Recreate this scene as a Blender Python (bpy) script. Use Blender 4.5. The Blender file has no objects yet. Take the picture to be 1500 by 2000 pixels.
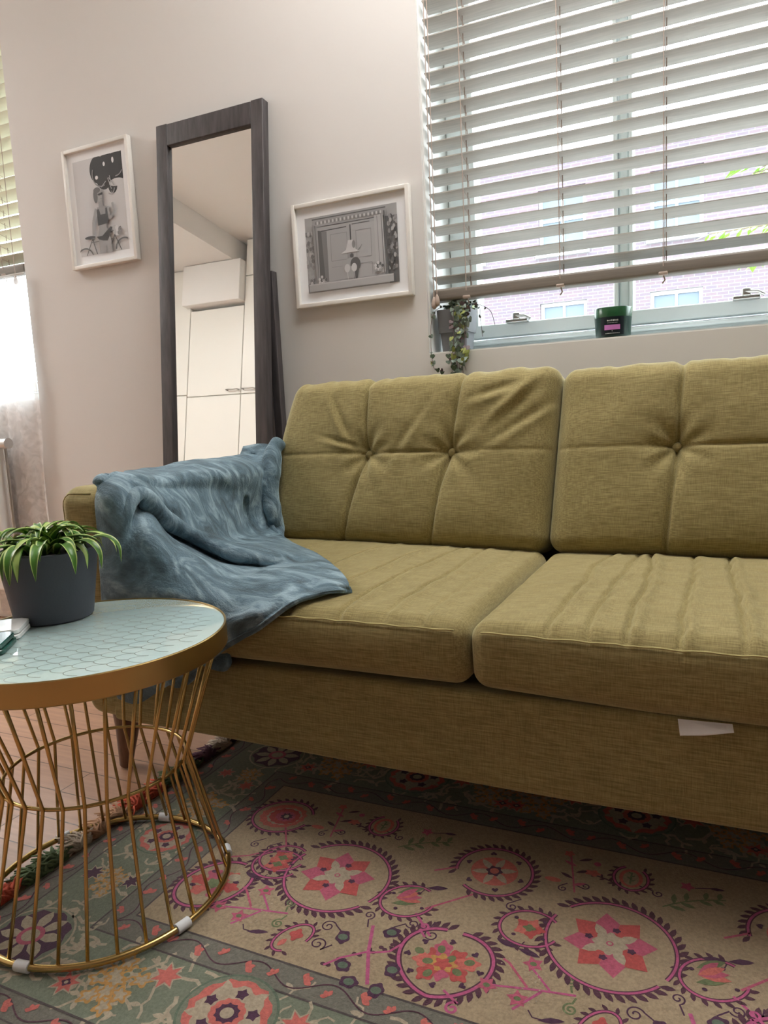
import bpy, bmesh, math, random
from mathutils import Vector, Matrix, noise
random.seed(7)
PI = math.pi
sc = bpy.context.scene
COL = sc.collection
# ---------------------------------------------------------------- camera
FPX = 1417.0
yaw, pitch, roll = 0.438, 0.131, 0.0493
fw = Vector((-math.sin(yaw)*math.cos(pitch), math.cos(yaw)*math.cos(pitch), -math.sin(pitch)))
rt = Vector((math.cos(yaw), math.sin(yaw), 0)); up = rt.cross(fw)
r2 = rt*math.cos(roll)-up*math.sin(roll); u2 = up*math.cos(roll)+rt*math.sin(roll)
cd = bpy.data.cameras.new('camera'); cam = bpy.data.objects.new('camera', cd); COL.objects.link(cam)
cd.sensor_fit = 'VERTICAL'; cd.sensor_height = 36; cd.lens = FPX/2000*36
cd.clip_start = 0.05; cd.clip_end = 200
m = Matrix((r2, u2, -fw)).transposed().to_4x4(); m.translation = Vector((0, 0, .805))
cam.matrix_world = m
sc.camera = cam
# ---------------------------------------------------------------- world and light
ROOM = dict(x0=-5.2, x1=2.0, y0=-1.8, y1=2.15, h=3.1)
w = bpy.data.worlds.new('sky'); sc.world = w; w.use_nodes = True
wn = w.node_tree.nodes; wl = w.node_tree.links
bg = wn['Background']
tc = wn.new('ShaderNodeTexCoord'); sp = wn.new('ShaderNodeSeparateXYZ'); cr = wn.new('ShaderNodeValToRGB')
wl.new(tc.outputs['Generated'], sp.inputs[0]); wl.new(sp.outputs['Z'], cr.inputs[0]); wl.new(cr.outputs[0], bg.inputs[0])
cr.color_ramp.elements[0].position = 0.0; cr.color_ramp.elements[0].color = (.80, .84, .88, 1)
cr.color_ramp.elements[1].position = .7; cr.color_ramp.elements[1].color = (.90, .96, 1.0, 1)
bg.inputs['Strength'].default_value = 10.5
FILL_EMIT = 9.0  # emission of the added fill panels
def area(name, loc, rot, sx, sy, power, color=(1, 1, 1), portal=False):
    l = bpy.data.lights.new(name, 'AREA'); l.shape = 'RECTANGLE'; l.size = sx; l.size_y = sy
    l.energy = power; l.color = color
    if portal: l.cycles.is_portal = True
    o = bpy.data.objects.new(name, l); o.location = loc; o.rotation_euler = rot; COL.objects.link(o); return o
area('window_daylight_portal', (.15, 2.42, 1.9), (-PI/2, 0, 0), 2.0, 1.9, 1, portal=True)
area('window_daylight_portal', (-3.3, 2.42, 1.9), (-PI/2, 0, 0), 1.6, 1.95, 1, portal=True)
vs = sc.view_settings
vs.view_transform = 'Standard'; vs.look = 'None'; vs.gamma = 1; vs.use_curve_mapping = False
vs.exposure = 0.2
sc.cycles.use_denoising = True
sc.cycles.max_bounces = 10; sc.cycles.diffuse_bounces = 6; sc.cycles.glossy_bounces = 5; sc.cycles.transparent_max_bounces = 16
sc.cycles.sample_clamp_indirect = 8
sc.cycles.caustics_reflective = False; sc.cycles.caustics_refractive = False

# ---------------------------------------------------------------- materials
def mat(name, color, rough=.6, metal=0, **k):
    """principled material; k: var=(scale, amount) colour noise, bump=(scale, strength), stretch=(x,y,z), sheen, spec, trans, alpha"""
    m = bpy.data.materials.new(name); m.use_nodes = True
    nt = m.node_tree; b = nt.nodes['Principled BSDF']
    b.inputs['Base Color'].default_value = (*color, 1)
    b.inputs['Roughness'].default_value = rough; b.inputs['Metallic'].default_value = metal
    if 'spec' in k: b.inputs['Specular IOR Level'].default_value = k['spec']
    if 'sheen' in k:
        b.inputs['Sheen Weight'].default_value = k['sheen'][0]; b.inputs['Sheen Roughness'].default_value = k['sheen'][1]
        b.inputs['Sheen Tint'].default_value = (*k['sheen'][2], 1)
    if 'trans' in k: b.inputs['Transmission Weight'].default_value = k['trans']
    if 'alpha' in k: b.inputs['Alpha'].default_value = k['alpha']
    if 'coat' in k: b.inputs['Coat Weight'].default_value = k['coat']; b.inputs['Coat Roughness'].default_value = .05
    if 'emit' in k:
        b.inputs['Emission Color'].default_value = (*color, 1); b.inputs['Emission Strength'].default_value = k['emit']
    if 'var' in k or 'bump' in k:
        t = nt.nodes.new('ShaderNodeTexCoord'); mp = nt.nodes.new('ShaderNodeMapping')
        mp.inputs['Scale'].default_value = k.get('stretch', (1, 1, 1)); nt.links.new(t.outputs['Object'], mp.inputs[0])
    if 'var' in k:
        s, a = k['var'][:2]
        n = nt.nodes.new('ShaderNodeTexNoise'); n.inputs['Scale'].default_value = s; n.inputs['Detail'].default_value = 5
        n.inputs['Distortion'].default_value = k.get('dist', 0)
        r = nt.nodes.new('ShaderNodeValToRGB'); nt.links.new(mp.outputs[0], n.inputs[0]); nt.links.new(n.outputs[0], r.inputs[0])
        lo = tuple(c*(1-a) for c in color); hi = k['hi'] if 'hi' in k else tuple(min(1, c*(1+a)) for c in color)
        r.color_ramp.elements[0].position = .32; r.color_ramp.elements[1].position = .68
        r.color_ramp.elements[0].color = (*lo, 1); r.color_ramp.elements[1].color = (*hi, 1)
        nt.links.new(r.outputs[0], b.inputs['Base Color'])
    if 'bump' in k:
        s, a = k['bump']
        n2 = nt.nodes.new('ShaderNodeTexNoise'); n2.inputs['Scale'].default_value = s; n2.inputs['Detail'].default_value = 3
        bp = nt.nodes.new('ShaderNodeBump'); bp.inputs['Strength'].default_value = a; bp.inputs['Distance'].default_value = .004
        nt.links.new(mp.outputs[0], n2.inputs[0]); nt.links.new(n2.outputs[0], bp.inputs['Height']); nt.links.new(bp.outputs[0], b.inputs['Normal'])
    return m

def fabric(name, c1, c2, c3, sh=.25, hor=1.0, ver=1.0):
    """slub weave: horizontal slubs (along x) mixed with fine vertical ribs"""
    m = bpy.data.materials.new(name); m.use_nodes = True; nt = m.node_tree; N = nt.nodes; L = nt.links
    b = N['Principled BSDF']; b.inputs['Roughness'].default_value = .85; b.inputs['Specular IOR Level'].default_value = .2
    b.inputs['Sheen Weight'].default_value = sh; b.inputs['Sheen Roughness'].default_value = .45; b.inputs['Sheen Tint'].default_value = (.9, .88, .6, 1)
    t = N.new('ShaderNodeTexCoord')
    def nz(scale, st, det=3):
        mp = N.new('ShaderNodeMapping'); mp.inputs['Scale'].default_value = st; L.new(t.outputs['Object'], mp.inputs[0])
        n = N.new('ShaderNodeTexNoise'); n.inputs['Scale'].default_value = scale; n.inputs['Detail'].default_value = det
        L.new(mp.outputs[0], n.inputs[0]); return n
    a = nz(62, (.42, 7, 7)); v = nz(105, (7, .5, .5)); g = nz(3, (1, 1, 1))
    mx = N.new('ShaderNodeMath'); mx.operation = 'MULTIPLY_ADD'; mx.inputs[1].default_value = .56*hor; L.new(a.outputs[0], mx.inputs[0])
    mv = N.new('ShaderNodeMath'); mv.operation = 'MULTIPLY_ADD'; mv.inputs[1].default_value = .34*ver; L.new(v.outputs[0], mv.inputs[0])
    mg = N.new('ShaderNodeMath'); mg.operation = 'MULTIPLY'; mg.inputs[1].default_value = .10; L.new(g.outputs[0], mg.inputs[0])
    L.new(mg.outputs[0], mv.inputs[2]); L.new(mv.outputs[0], mx.inputs[2])
    r = N.new('ShaderNodeValToRGB'); e = r.color_ramp.elements
    e[0].position = .36; e[0].color = (*c1, 1); e[1].position = .64; e[1].color = (*c3, 1); q = e.new(.5); q.color = (*c2, 1)
    L.new(mx.outputs[0], r.inputs[0]); L.new(r.outputs[0], b.inputs['Base Color'])
    bp = N.new('ShaderNodeBump'); bp.inputs['Strength'].default_value = .30; bp.inputs['Distance'].default_value = .0012
    L.new(mx.outputs[0], bp.inputs['Height']); L.new(bp.outputs[0], b.inputs['Normal'])
    return m

M = {}
M['sofa'] = fabric('olive_slub_weave', (.190, .150, .060), (.272, .220, .094), (.370, .309, .140), .5)
M['wall'] = mat('warm_white_paint', (.655, .635, .615), .9, bump=(60, .04))
M['wall_far'] = mat('taupe_wall_paint', (.27, .25, .23), .9)  # dark tone made up for the unseen walls to cut frontal fill
M['ceiling'] = mat('white_ceiling_paint', (.80, .79, .77), .95)
M['white'] = mat('white_gloss_paint', (.80, .80, .78), .35)
M['upvc'] = mat('white_window_plastic', (.80, .86, .86), .3)
M['cab'] = mat('white_cabinet_lacquer', (.80, .79, .74), .22)
M['gap'] = mat('shadow_gap_grey', (.25, .25, .24), .8)
M['steel'] = mat('brushed_steel', (.55, .55, .54), .3, 1)
M['gold'] = mat('brushed_gold', (.56, .40, .165), .33, 1, bump=(200, .03))
M['gold2'] = mat('polished_gold_wire', (.54, .38, .15), .27, 1)
M['slat'] = mat('pale_blind_slat', (.42, .40, .37), .5, var=(30, .10), stretch=(.3, 6, 6))
def cream_slat():
    m = bpy.data.materials.new('cream_translucent_slat'); m.use_nodes = True; nt = m.node_tree; N = nt.nodes; L = nt.links
    N.remove(N['Principled BSDF']); o = N['Material Output']; d = N.new('ShaderNodeBsdfDiffuse'); t = N.new('ShaderNodeBsdfTranslucent'); x = N.new('ShaderNodeMixShader')
    d.inputs[0].default_value = (.72, .70, .58, 1); t.inputs[0].default_value = (.70, .66, .50, 1); x.inputs[0].default_value = .12
    L.new(d.outputs[0], x.inputs[1]); L.new(t.outputs[0], x.inputs[2]); L.new(x.outputs[0], o.inputs[0]); return m
M['slat_cream'] = cream_slat()
M['cord'] = mat('beige_blind_cord', (.42, .33, .28), .8)
M['rail'] = mat('blind_rail', (.20, .175, .15), .5, var=(30, .1), stretch=(.3, 6, 6))
M['darkwood'] = mat('dark_stained_wood', (.055, .048, .050), .55, var=(14, .35), stretch=(5, 5, .5), bump=(60, .2))
M['leg'] = mat('walnut_leg', (.15, .075, .045), .4, var=(20, .3), stretch=(4, 4, .6))
M['frame'] = mat('whitewashed_frame', (.72, .70, .66), .5, var=(20, .03))
M['mat'] = mat('white_mount_card', (.82, .84, .87), .7)
M['pot'] = mat('anthracite_pot', (.055, .058, .075), .6, bump=(300, .05))
M['soil'] = mat('dark_soil', (.02, .015, .012), .95, bump=(100, .8))
M['green'] = mat('leaf_green', (.055, .16, .018), .38, var=(12, .35))
M['cream'] = mat('leaf_cream_edge', (.42, .55, .17), .4)
M['plastic'] = mat('clear_white_foam', (.78, .80, .82), .5)
M['marblew'] = mat('white_marble', (.80, .80, .80), .15, var=(30, .08))
M['marbleg'] = mat('dark_green_marble', (.02, .075, .06), .12, var=(20, .5))
M['paper'] = mat('white_label_cloth', (.78, .76, .76), .8)
M['black'] = mat('black_shadow_cloth', (.01, .01, .01), .9)  # plain black of the mirror's backing board

def mirror_mat():
    m = bpy.data.materials.new('silvered_mirror'); m.use_nodes = True; b = m.node_tree.nodes['Principled BSDF']
    b.inputs['Base Color'].default_value = (.93, .95, .94, 1); b.inputs['Metallic'].default_value = 1; b.inputs['Roughness'].default_value = .01
    return m
M['mirror'] = mirror_mat()
def glass_mat():
    m = bpy.data.materials.new('window_glass'); m.use_nodes = True; nt = m.node_tree; N = nt.nodes; L = nt.links
    N.remove(N['Principled BSDF']); o = N['Material Output']
    t = N.new('ShaderNodeBsdfTransparent'); g = N.new('ShaderNodeBsdfGlossy'); g.inputs['Roughness'].default_value = .02
    t.inputs[0].default_value = (.96, .98, .98, 1)
    x = N.new('ShaderNodeMixShader')
    x.inputs[0].default_value = .04; L.new(t.outputs[0], x.inputs[1]); L.new(g.outputs[0], x.inputs[2]); L.new(x.outputs[0], o.inputs[0])
    return m
M['glass'] = glass_mat()
def net_mat():
    m = bpy.data.materials.new('white_lace_net'); m.use_nodes = True; nt = m.node_tree; N = nt.nodes; L = nt.links
    N.remove(N['Principled BSDF']); o = N['Material Output']
    t = N.new('ShaderNodeBsdfTransparent'); d = N.new('ShaderNodeBsdfDiffuse'); d.inputs[0].default_value = (.93, .92, .92, 1)
    tl = N.new('ShaderNodeBsdfTranslucent'); tl.inputs[0].default_value = (.85, .84, .84, 1)
    a = N.new('ShaderNodeAddShader'); a = N.new('ShaderNodeMixShader'); a.inputs[0].default_value = .5
    L.new(d.outputs[0], a.inputs[1]); L.new(tl.outputs[0], a.inputs[2])
    tc = N.new('ShaderNodeTexCoord'); n = N.new('ShaderNodeTexNoise'); n.inputs['Scale'].default_value = 16; n.inputs['Detail'].default_value = 4; n.inputs['Distortion'].default_value = 1.5
    r = N.new('ShaderNodeValToRGB'); r.color_ramp.elements[0].position = .42; r.color_ramp.elements[1].position = .60
    r.color_ramp.elements[0].color = (.58, .58, .58, 1); r.color_ramp.elements[1].color = (.78, .78, .78, 1)
    L.new(tc.outputs['Object'], n.inputs[0]); L.new(n.outputs[0], r.inputs[0])
    x = N.new('ShaderNodeMixShader'); L.new(r.outputs[0], x.inputs[0]); L.new(t.outputs[0], x.inputs[1]); L.new(a.outputs[0], x.inputs[2]); L.new(x.outputs[0], o.inputs[0])
    return m
M['net'] = net_mat()
def floor_mat():
    m = bpy.data.materials.new('oak_plank_floor'); m.use_nodes = True; nt = m.node_tree; N = nt.nodes; L = nt.links
    b = N['Principled BSDF']; b.inputs['Roughness'].default_value = .28
    tc = N.new('ShaderNodeTexCoord'); mp = N.new('ShaderNodeMapping'); mp.inputs['Rotation'].default_value = (0, 0, 0)
    L.new(tc.outputs['Object'], mp.inputs[0])
    br = N.new('ShaderNodeTexBrick'); br.inputs['Scale'].default_value = 1; br.inputs['Brick Width'].default_value = .9; br.inputs['Row Height'].default_value = .09
    br.inputs['Mortar Size'].default_value = .0016; br.inputs['Color1'].default_value = (.50, .30, .20, 1); br.inputs['Color2'].default_value = (.42, .24, .15, 1); br.inputs['Mortar'].default_value = (.14, .08, .05, 1)
    L.new(mp.outputs[0], br.inputs[0])
    m2 = N.new('ShaderNodeMapping'); m2.inputs['Scale'].default_value = (1.2, 14, 1); L.new(tc.outputs['Object'], m2.inputs[0])
    n = N.new('ShaderNodeTexNoise'); n.inputs['Scale'].default_value = 6; n.inputs['Detail'].default_value = 6; L.new(m2.outputs[0], n.inputs[0])
    r = N.new('ShaderNodeValToRGB'); r.color_ramp.elements[0].color = (.68, .68, .68, 1); r.color_ramp.elements[1].color = (1.25, 1.22, 1.2, 1)
    L.new(n.outputs[0], r.inputs[0])
    mx = N.new('ShaderNodeMix'); mx.data_type = 'RGBA'; mx.blend_type = 'MULTIPLY'; mx.inputs[0].default_value = 1
    L.new(br.outputs[0], mx.inputs[6]); L.new(r.outputs[0], mx.inputs[7]); L.new(mx.outputs[2], b.inputs['Base Color'])
    return m
M['floor'] = floor_mat()
def velvet_mat():
    m = bpy.data.materials.new('blue_grey_fleece'); m.use_nodes = True; nt = m.node_tree; N = nt.nodes; L = nt.links
    b = N['Principled BSDF']; b.inputs['Roughness'].default_value = .75; b.inputs['Specular IOR Level'].default_value = .25
    b.inputs['Sheen Weight'].default_value = .5; b.inputs['Sheen Roughness'].default_value = .35; b.inputs['Sheen Tint'].default_value = (.62, .80, .90, 1)
    tc = N.new('ShaderNodeTexCoord'); mp = N.new('ShaderNodeMapping'); mp.inputs['Rotation'].default_value = (.4, .7, .5); mp.inputs['Scale'].default_value = (1, 2.6, 1.4)
    L.new(tc.outputs['Object'], mp.inputs[0])
    n = N.new('ShaderNodeTexNoise'); n.inputs['Scale'].default_value = 9; n.inputs['Detail'].default_value = 6; n.inputs['Roughness'].default_value = .62; n.inputs['Distortion'].default_value = 1.2
    L.new(mp.outputs[0], n.inputs[0])
    r = N.new('ShaderNodeValToRGB'); e = r.color_ramp.elements
    e[0].position = .33; e[0].color = (.066, .098, .118, 1); e[1].position = .68; e[1].color = (.33, .45, .52, 1); q = e.new(.5); q.color = (.125, .195, .240, 1)
    L.new(n.outputs[0], r.inputs[0]); L.new(r.outputs[0], b.inputs['Base Color'])
    n2 = N.new('ShaderNodeTexNoise'); n2.inputs['Scale'].default_value = 260; L.new(tc.outputs['Object'], n2.inputs[0])
    ad = N.new('ShaderNodeMath'); ad.operation = 'MULTIPLY_ADD'; ad.inputs[1].default_value = 2.2; L.new(n.outputs[0], ad.inputs[0]); L.new(n2.outputs[0], ad.inputs[2])
    bp = N.new('ShaderNodeBump'); bp.inputs['Strength'].default_value = .5; bp.inputs['Distance'].default_value = .0035
    L.new(ad.outputs[0], bp.inputs['Height']); L.new(bp.outputs[0], b.inputs['Normal'])
    return m
M['fleece'] = velvet_mat()
def top_mat():
    """pale glass top with a fine fish-scale line pattern"""
    m = bpy.data.materials.new('pale_blue_scallop_glass'); m.use_nodes = True; nt = m.node_tree; N = nt.nodes; L = nt.links
    b = N['Principled BSDF']; b.inputs['Roughness'].default_value = .04; b.inputs['Base Color'].default_value = (.50, .66, .66, 1)
    b.inputs['Coat Weight'].default_value = .6; b.inputs['Coat Roughness'].default_value = .01
    return m
M['scallop'] = top_mat()
M['scline'] = mat('scallop_gold_line', (.36, .40, .37), .25)
def brick_mat():
    m = bpy.data.materials.new('pink_brick'); m.use_nodes = True; nt = m.node_tree; N = nt.nodes; L = nt.links
    b = N['Principled BSDF']; b.inputs['Roughness'].default_value = .9
    tc = N.new('ShaderNodeTexCoord'); mp = N.new('ShaderNodeMapping'); mp.inputs['Rotation'].default_value = (PI/2, 0, 0); L.new(tc.outputs['Object'], mp.inputs[0])
    br = N.new('ShaderNodeTexBrick'); br.inputs['Scale'].default_value = 1; br.inputs['Brick Width'].default_value = .23; br.inputs['Row Height'].default_value = .075; br.inputs['Mortar Size'].default_value = .01
    br.inputs['Color1'].default_value = (.135, .10, .112, 1); br.inputs['Color2'].default_value = (.115, .095, .115, 1); br.inputs['Mortar'].default_value = (.16, .155, .165, 1)
    L.new(mp.outputs[0], br.inputs[0]); L.new(br.outputs[0], b.inputs['Base Color'])
    return m
M['brick'] = brick_mat()
M['stone'] = mat('pale_stone', (.6, .6, .58), .8)
M['paneout'] = mat('dark_blue_pane', (.11, .145, .18), .6)
M['tree'] = mat('bright_leaf', (.22, .42, .05), .5)
M['bark'] = mat('grey_bark', (.2, .16, .12), .9)

# ---------------------------------------------------------------- mesh helpers
class MB:
    """collects geometry for ONE mesh object"""
    def __init__(s): s.v = []; s.f = []; s.m = []
    def add(s, vs, fs, mi=0):
        o = len(s.v); s.v += [tuple(p) for p in vs]; s.f += [tuple(i+o for i in f) for f in fs]; s.m += [mi]*len(fs); return s
    def box(s, a, b, mi=0):
        x0, y0, z0 = a; x1, y1, z1 = b
        return s.add([(x0,y0,z0),(x1,y0,z0),(x1,y1,z0),(x0,y1,z0),(x0,y0,z1),(x1,y0,z1),(x1,y1,z1),(x0,y1,z1)],
              [(3,2,1,0),(4,5,6,7),(0,1,5,4),(1,2,6,5),(2,3,7,6),(3,0,4,7)], mi)
    def tube(s, pts, r, n=10, mi=0, cap=True):
        P = [Vector(p) for p in pts]; R = r if isinstance(r, (list, tuple)) else [r]*len(P); vs = []; fs = []
        t0 = (P[1]-P[0]).normalized(); a = Vector((0, 0, 1)) if abs(t0.z) < .9 else Vector((1, 0, 0)); u = t0.cross(a).normalized()
        for i, p in enumerate(P):
            t = ((P[min(i+1, len(P)-1)]-P[max(i-1, 0)])).normalized(); u = (u-t*u.dot(t)).normalized(); w_ = t.cross(u)
            for k in range(n): an = 2*PI*k/n; vs.append(p+(u*math.cos(an)+w_*math.sin(an))*R[i])
        for i in range(len(P)-1):
            for k in range(n): fs.append((i*n+k, i*n+(k+1) % n, (i+1)*n+(k+1) % n, (i+1)*n+k))
        if cap: fs += [tuple(range(n))[::-1], tuple(range((len(P)-1)*n, len(P)*n))]
        return s.add(vs, fs, mi)
    def ring(s, c, R, r, n=96, k=10, mi=0, a0=0, a1=2*PI):
        full = abs(a1-a0-2*PI) < 1e-6; vs = []; fs = []
        for i in range(n if full else n+1):
            a = a0+(a1-a0)*i/n
            for j in range(k):
                b = 2*PI*j/k; rr = R+r*math.cos(b); vs.append((c[0]+rr*math.cos(a), c[1]+rr*math.sin(a), c[2]+r*math.sin(b)))
        tot = len(vs)
        for i in range(n):
            for j in range(k): fs.append((i*k+j, (i*k+(j+1) % k), ((i+1)*k+(j+1) % k) % tot, ((i+1)*k+j) % tot))
        fs = [f[::-1] for f in fs]
        return s.add(vs, fs, mi)
    def lathe(s, c, prof, n=48, mi=0, close=False):
        vs = []; fs = []
        for r, z in prof:
            for k in range(n): a = 2*PI*k/n; vs.append((c[0]+r*math.cos(a), c[1]+r*math.sin(a), c[2]+z))
        for i in range(len(prof)-1):
            for k in range(n): fs.append((i*n+k, i*n+(k+1) % n, (i+1)*n+(k+1) % n, (i+1)*n+k))
        if prof[0][0] > 0: fs.append(tuple(range(n))[::-1])
        if prof[-1][0] > 0 and not close: fs.append(tuple(range((len(prof)-1)*n, len(prof)*n)))
        return s.add(vs, fs, mi)
    def rbox(s, a, b, r=.01, n=3, mi=0, dens=None, disp=None, xf=None):
        """rounded box with a surface grid; dens = cells per axis; disp(p, nrm) -> p"""
        a = Vector(a); b = Vector(b); c = (a+b)/2; h = (b-a)/2; r = min(r, *h)
        def cuts(ax):
            H = h[ax]; q = [-H+r-r*math.cos(PI/2*i/n) if 0 else -H+r*(1-math.cos(PI/2*i/n))*0+r*i/n for i in range(n)]
            mdd = max(1, (dens[ax] if dens else 1)); mid = [-(H-r)+2*(H-r)*i/mdd for i in range(mdd+1)]
            return q+mid+[-t for t in reversed(q)]
        X = [cuts(i) for i in range(3)]
        def proj(p):
            q = Vector([max(-(h[i]-r), min(h[i]-r, p[i])) for i in range(3)]); d = p-q
            # spread the corner samples evenly over the arc
            dd = Vector([math.tan(d[i]/r*PI/4)*r if r > 0 else 0 for i in range(3)])
            L = dd.length
            nr = dd/L if L > 1e-9 else Vector((0, 0, 1))
            return q+nr*r, nr
        idx = {}; vs = []; fs = []
        def V(p):
            k = (round(p[0], 6), round(p[1], 6), round(p[2], 6))
            if k not in idx:
                q, nr = proj(Vector(p)); q = q+c
                if disp: q = disp(q, nr)
                if xf: q = xf@q
                idx[k] = len(vs); vs.append(tuple(q))
            return idx[k]
        for ax in range(3):
            u, v = (ax+1) % 3, (ax+2) % 3
            for sg in (-1, 1):
                for i in range(len(X[u])-1):
                    for j in range(len(X[v])-1):
                        q = []
                        for (ii, jj) in ((i, j), (i+1, j), (i+1, j+1), (i, j+1)):
                            p = [0, 0, 0]; p[ax] = sg*h[ax]; p[u] = X[u][ii]; p[v] = X[v][jj]; q.append(V(p))
                        if sg < 0: q.reverse()
                        fs.append(tuple(q))
        return s.add(vs, fs, mi)
    def build(s, name, mats, parent=None, smooth=False, loc=None):
        me = bpy.data.meshes.new(name)
        me.from_pydata(s.v, [], s.f)
        for m_ in (mats if isinstance(mats, (list, tuple)) else [mats]): me.materials.append(m_)
        me.polygons.foreach_set('material_index', s.m)
        if smooth: me.polygons.foreach_set('use_smooth', [True]*len(s.f))
        me.update()
        o = bpy.data.objects.new(name, me); COL.objects.link(o)
        if smooth == 'auto':
            try: me.set_sharp_from_angle(angle=math.radians(35))
            except Exception: pass
        if parent:
            o.parent = parent
            # geometry is given in world space: cancel the parent's offset
            o.matrix_parent_inverse = Matrix.Translation(-Vector(wloc(parent)))
        return o
def wloc(o):
    l = Vector(o.location)
    return l if not o.parent else l  # parts carry world-space meshes at the origin
def empty(name, loc, label=None, cat=None, group=None):
    o = bpy.data.objects.new(name, None); o.location = loc; o.empty_display_size = .05; COL.objects.link(o)
    if label: tag(o, label, cat, group)
    return o
def tag(o, label=None, cat=None, group=None, kind=None):
    if label: o['label'] = label
    if cat: o['category'] = cat
    if group: o['group'] = group
    if kind: o['kind'] = kind
    return o
def struct(name, mb, m_, parent=None, smooth=False):
    o = mb.build(name, m_, parent, smooth)
    if not parent: o['kind'] = 'structure'
    return o
def catmull(P, t):
    n = len(P); i = min(int(t), n-2); f = t-i
    p0, p1, p2, p3 = P[max(i-1, 0)], P[i], P[i+1], P[min(i+2, n-1)]
    return ((p1*2)+(p2-p0)*f+(p0*2-p1*5+p2*4-p3)*f*f+(p1*3-p0-p2*3+p3)*f*f*f)*.5
def nz(x, y, z=0): return noise.noise(Vector((x, y, z)))
# ================================================================ the room
D = 2.15
X0, X1, Y0, H = ROOM['x0'], ROOM['x1'], ROOM['y0'], ROOM['h']
WR = (-.825, 1.12, .989, 2.82)      # right window opening x0,x1,z0,z1
WL = (-4.05, -2.545, .94, 2.82)     # left window opening
TH = .42
def wall_with_holes():
    mb = MB(); xs = [X0, WL[0], WL[1], WR[0], WR[1], X1]
    for i in range(5):
        hole = WL if i == 1 else WR if i == 3 else None
        if hole:
            mb.box((xs[i], D, 0), (xs[i+1], D+TH, hole[2])); mb.box((xs[i], D, hole[3]), (xs[i+1], D+TH, H))
        else: mb.box((xs[i], D, 0), (xs[i+1], D+TH, H))
    return mb
struct('wall_back', wall_with_holes(), M['wall'])
struct('wall_left', MB().box((X0-.15, Y0, 0), (X0, D+TH, H)), M['wall'])
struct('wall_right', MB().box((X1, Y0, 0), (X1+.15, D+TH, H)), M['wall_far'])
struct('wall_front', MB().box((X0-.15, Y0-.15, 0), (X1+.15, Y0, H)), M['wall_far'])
struct('ceiling', MB().box((X0-.15, Y0-.15, H), (X1+.15, D+TH, H+.15)), M['ceiling'])
struct('floor', MB().box((X0-.15, Y0-.15, -.1), (X1+.15, D+TH, 0)), M['floor'])
struct('trim_soffit', MB().box((X0, Y0+.002, 2.90), (-3.95, D-.005, H-.001)), M['ceiling'])
bb = MB().rbox((X0+.01, D-.016, 0), (X1-.01, D-.001, .12), .006, 2); struct('baseboard_back', bb, M['white'], smooth='auto')
# white lining of the window reveals (sills)
def lining(n, Wn):
    mb = MB(); x0, x1, z0, z1 = Wn
    mb.box((x0, D+.001, z0), (x1, D+.36, z0+.004)); mb.box((x0, D+.012, z0+.004), (x0+.004, D+.36, z1)); mb.box((x1-.004, D+.012, z0+.004), (x1, D+.36, z1)); mb.box((x0, D+.012, z1-.004), (x1, D+.36, z1))
    return struct('trim_%d' % n, mb, M['white'])
lining(1, WR); lining(2, WL)
# --- window units
def window(n, Wn, muls, yf):
    x0, x1, z0, z1 = Wn; y0, y1 = yf, yf+.06
    root = empty('window_%d' % n, ((x0+x1)/2, yf, z0)); root['kind'] = 'structure'
    fr = MB(); f = .055; r = .008
    z0 += .006; x0 += .005; x1 -= .005; z1 -= .005
    fr.rbox((x0, y0, z0), (x0+f, y1, z1), r, 2); fr.rbox((x1-f, y0, z0), (x1, y1, z1), r, 2)
    fr.rbox((x0+f-.01, y0, z0), (x1-f+.01, y1, z0+.042), r, 2); fr.rbox((x0+f-.01, y0, z1-f), (x1-f+.01, y1, z1), r, 2)
    xs = [x0+f]+muls+[x1-f]
    for q in muls: fr.rbox((q-.014, y0+.002, z0+.03), (q+.014, y1-.002, z1-.03), r, 2)
    fr.build('window_frame', M['upvc'], root, 'auto')
    for i in range(len(xs)-1):
        a = xs[i]+(.014 if i else 0); b = xs[i+1]-(.014 if i < len(xs)-2 else 0); za, zb = z0+.046, z1-f
        s = MB(); g = .042; ga = g if i == 0 else .014; gb = g if i == len(xs)-2 else .014; ya, yb = y0-.018, y1-.012
        s.rbox((a+.002, ya, za), (a+ga, yb, zb), .004, 2); s.rbox((b-gb, ya, za), (b-.002, yb, zb), .004, 2)
        s.rbox((a+ga-.006, ya, za), (b-gb+.006, yb, za+g), .006, 2); s.rbox((a+ga-.006, ya, zb-g), (b-gb+.006, yb, zb), .006, 2)
        c = s.build('casement', M['upvc'], root, 'auto')
        MB().box((a+ga-.004, y0+.018, za+g-.004), (b-gb+.004, y0+.024, zb-g+.004)).build('glass_pane', M['glass'], c)
    return root, xs
w1, xs = window(1, WR, [-.27, .42], 2.36)
w2, _ = window(2, WL, [-3.3], 2.36)
# stay latches on the lower casement rail
for lx in (-.59, .06, .78):
    h = MB(); z = 1.078
    h.rbox((lx-.035, 2.312, z), (lx+.035, 2.342, z+.012), .004, 2); h.rbox((lx-.012, 2.31, z+.008), (lx+.012, 2.332, z+.032), .006, 2)
    h.tube([(lx-.005, 2.315, z+.022), (lx+.028, 2.310, z+.018), (lx+.045, 2.308, z+.008)], .005, 8)
    h.build('latch', M['steel'], w1, 'auto')
MB().rbox((-.765, 2.325, 1.018), (1.06, 2.36, 1.032), .005, 2).build('drip_rail', M['upvc'], w1, 'auto')

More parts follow.
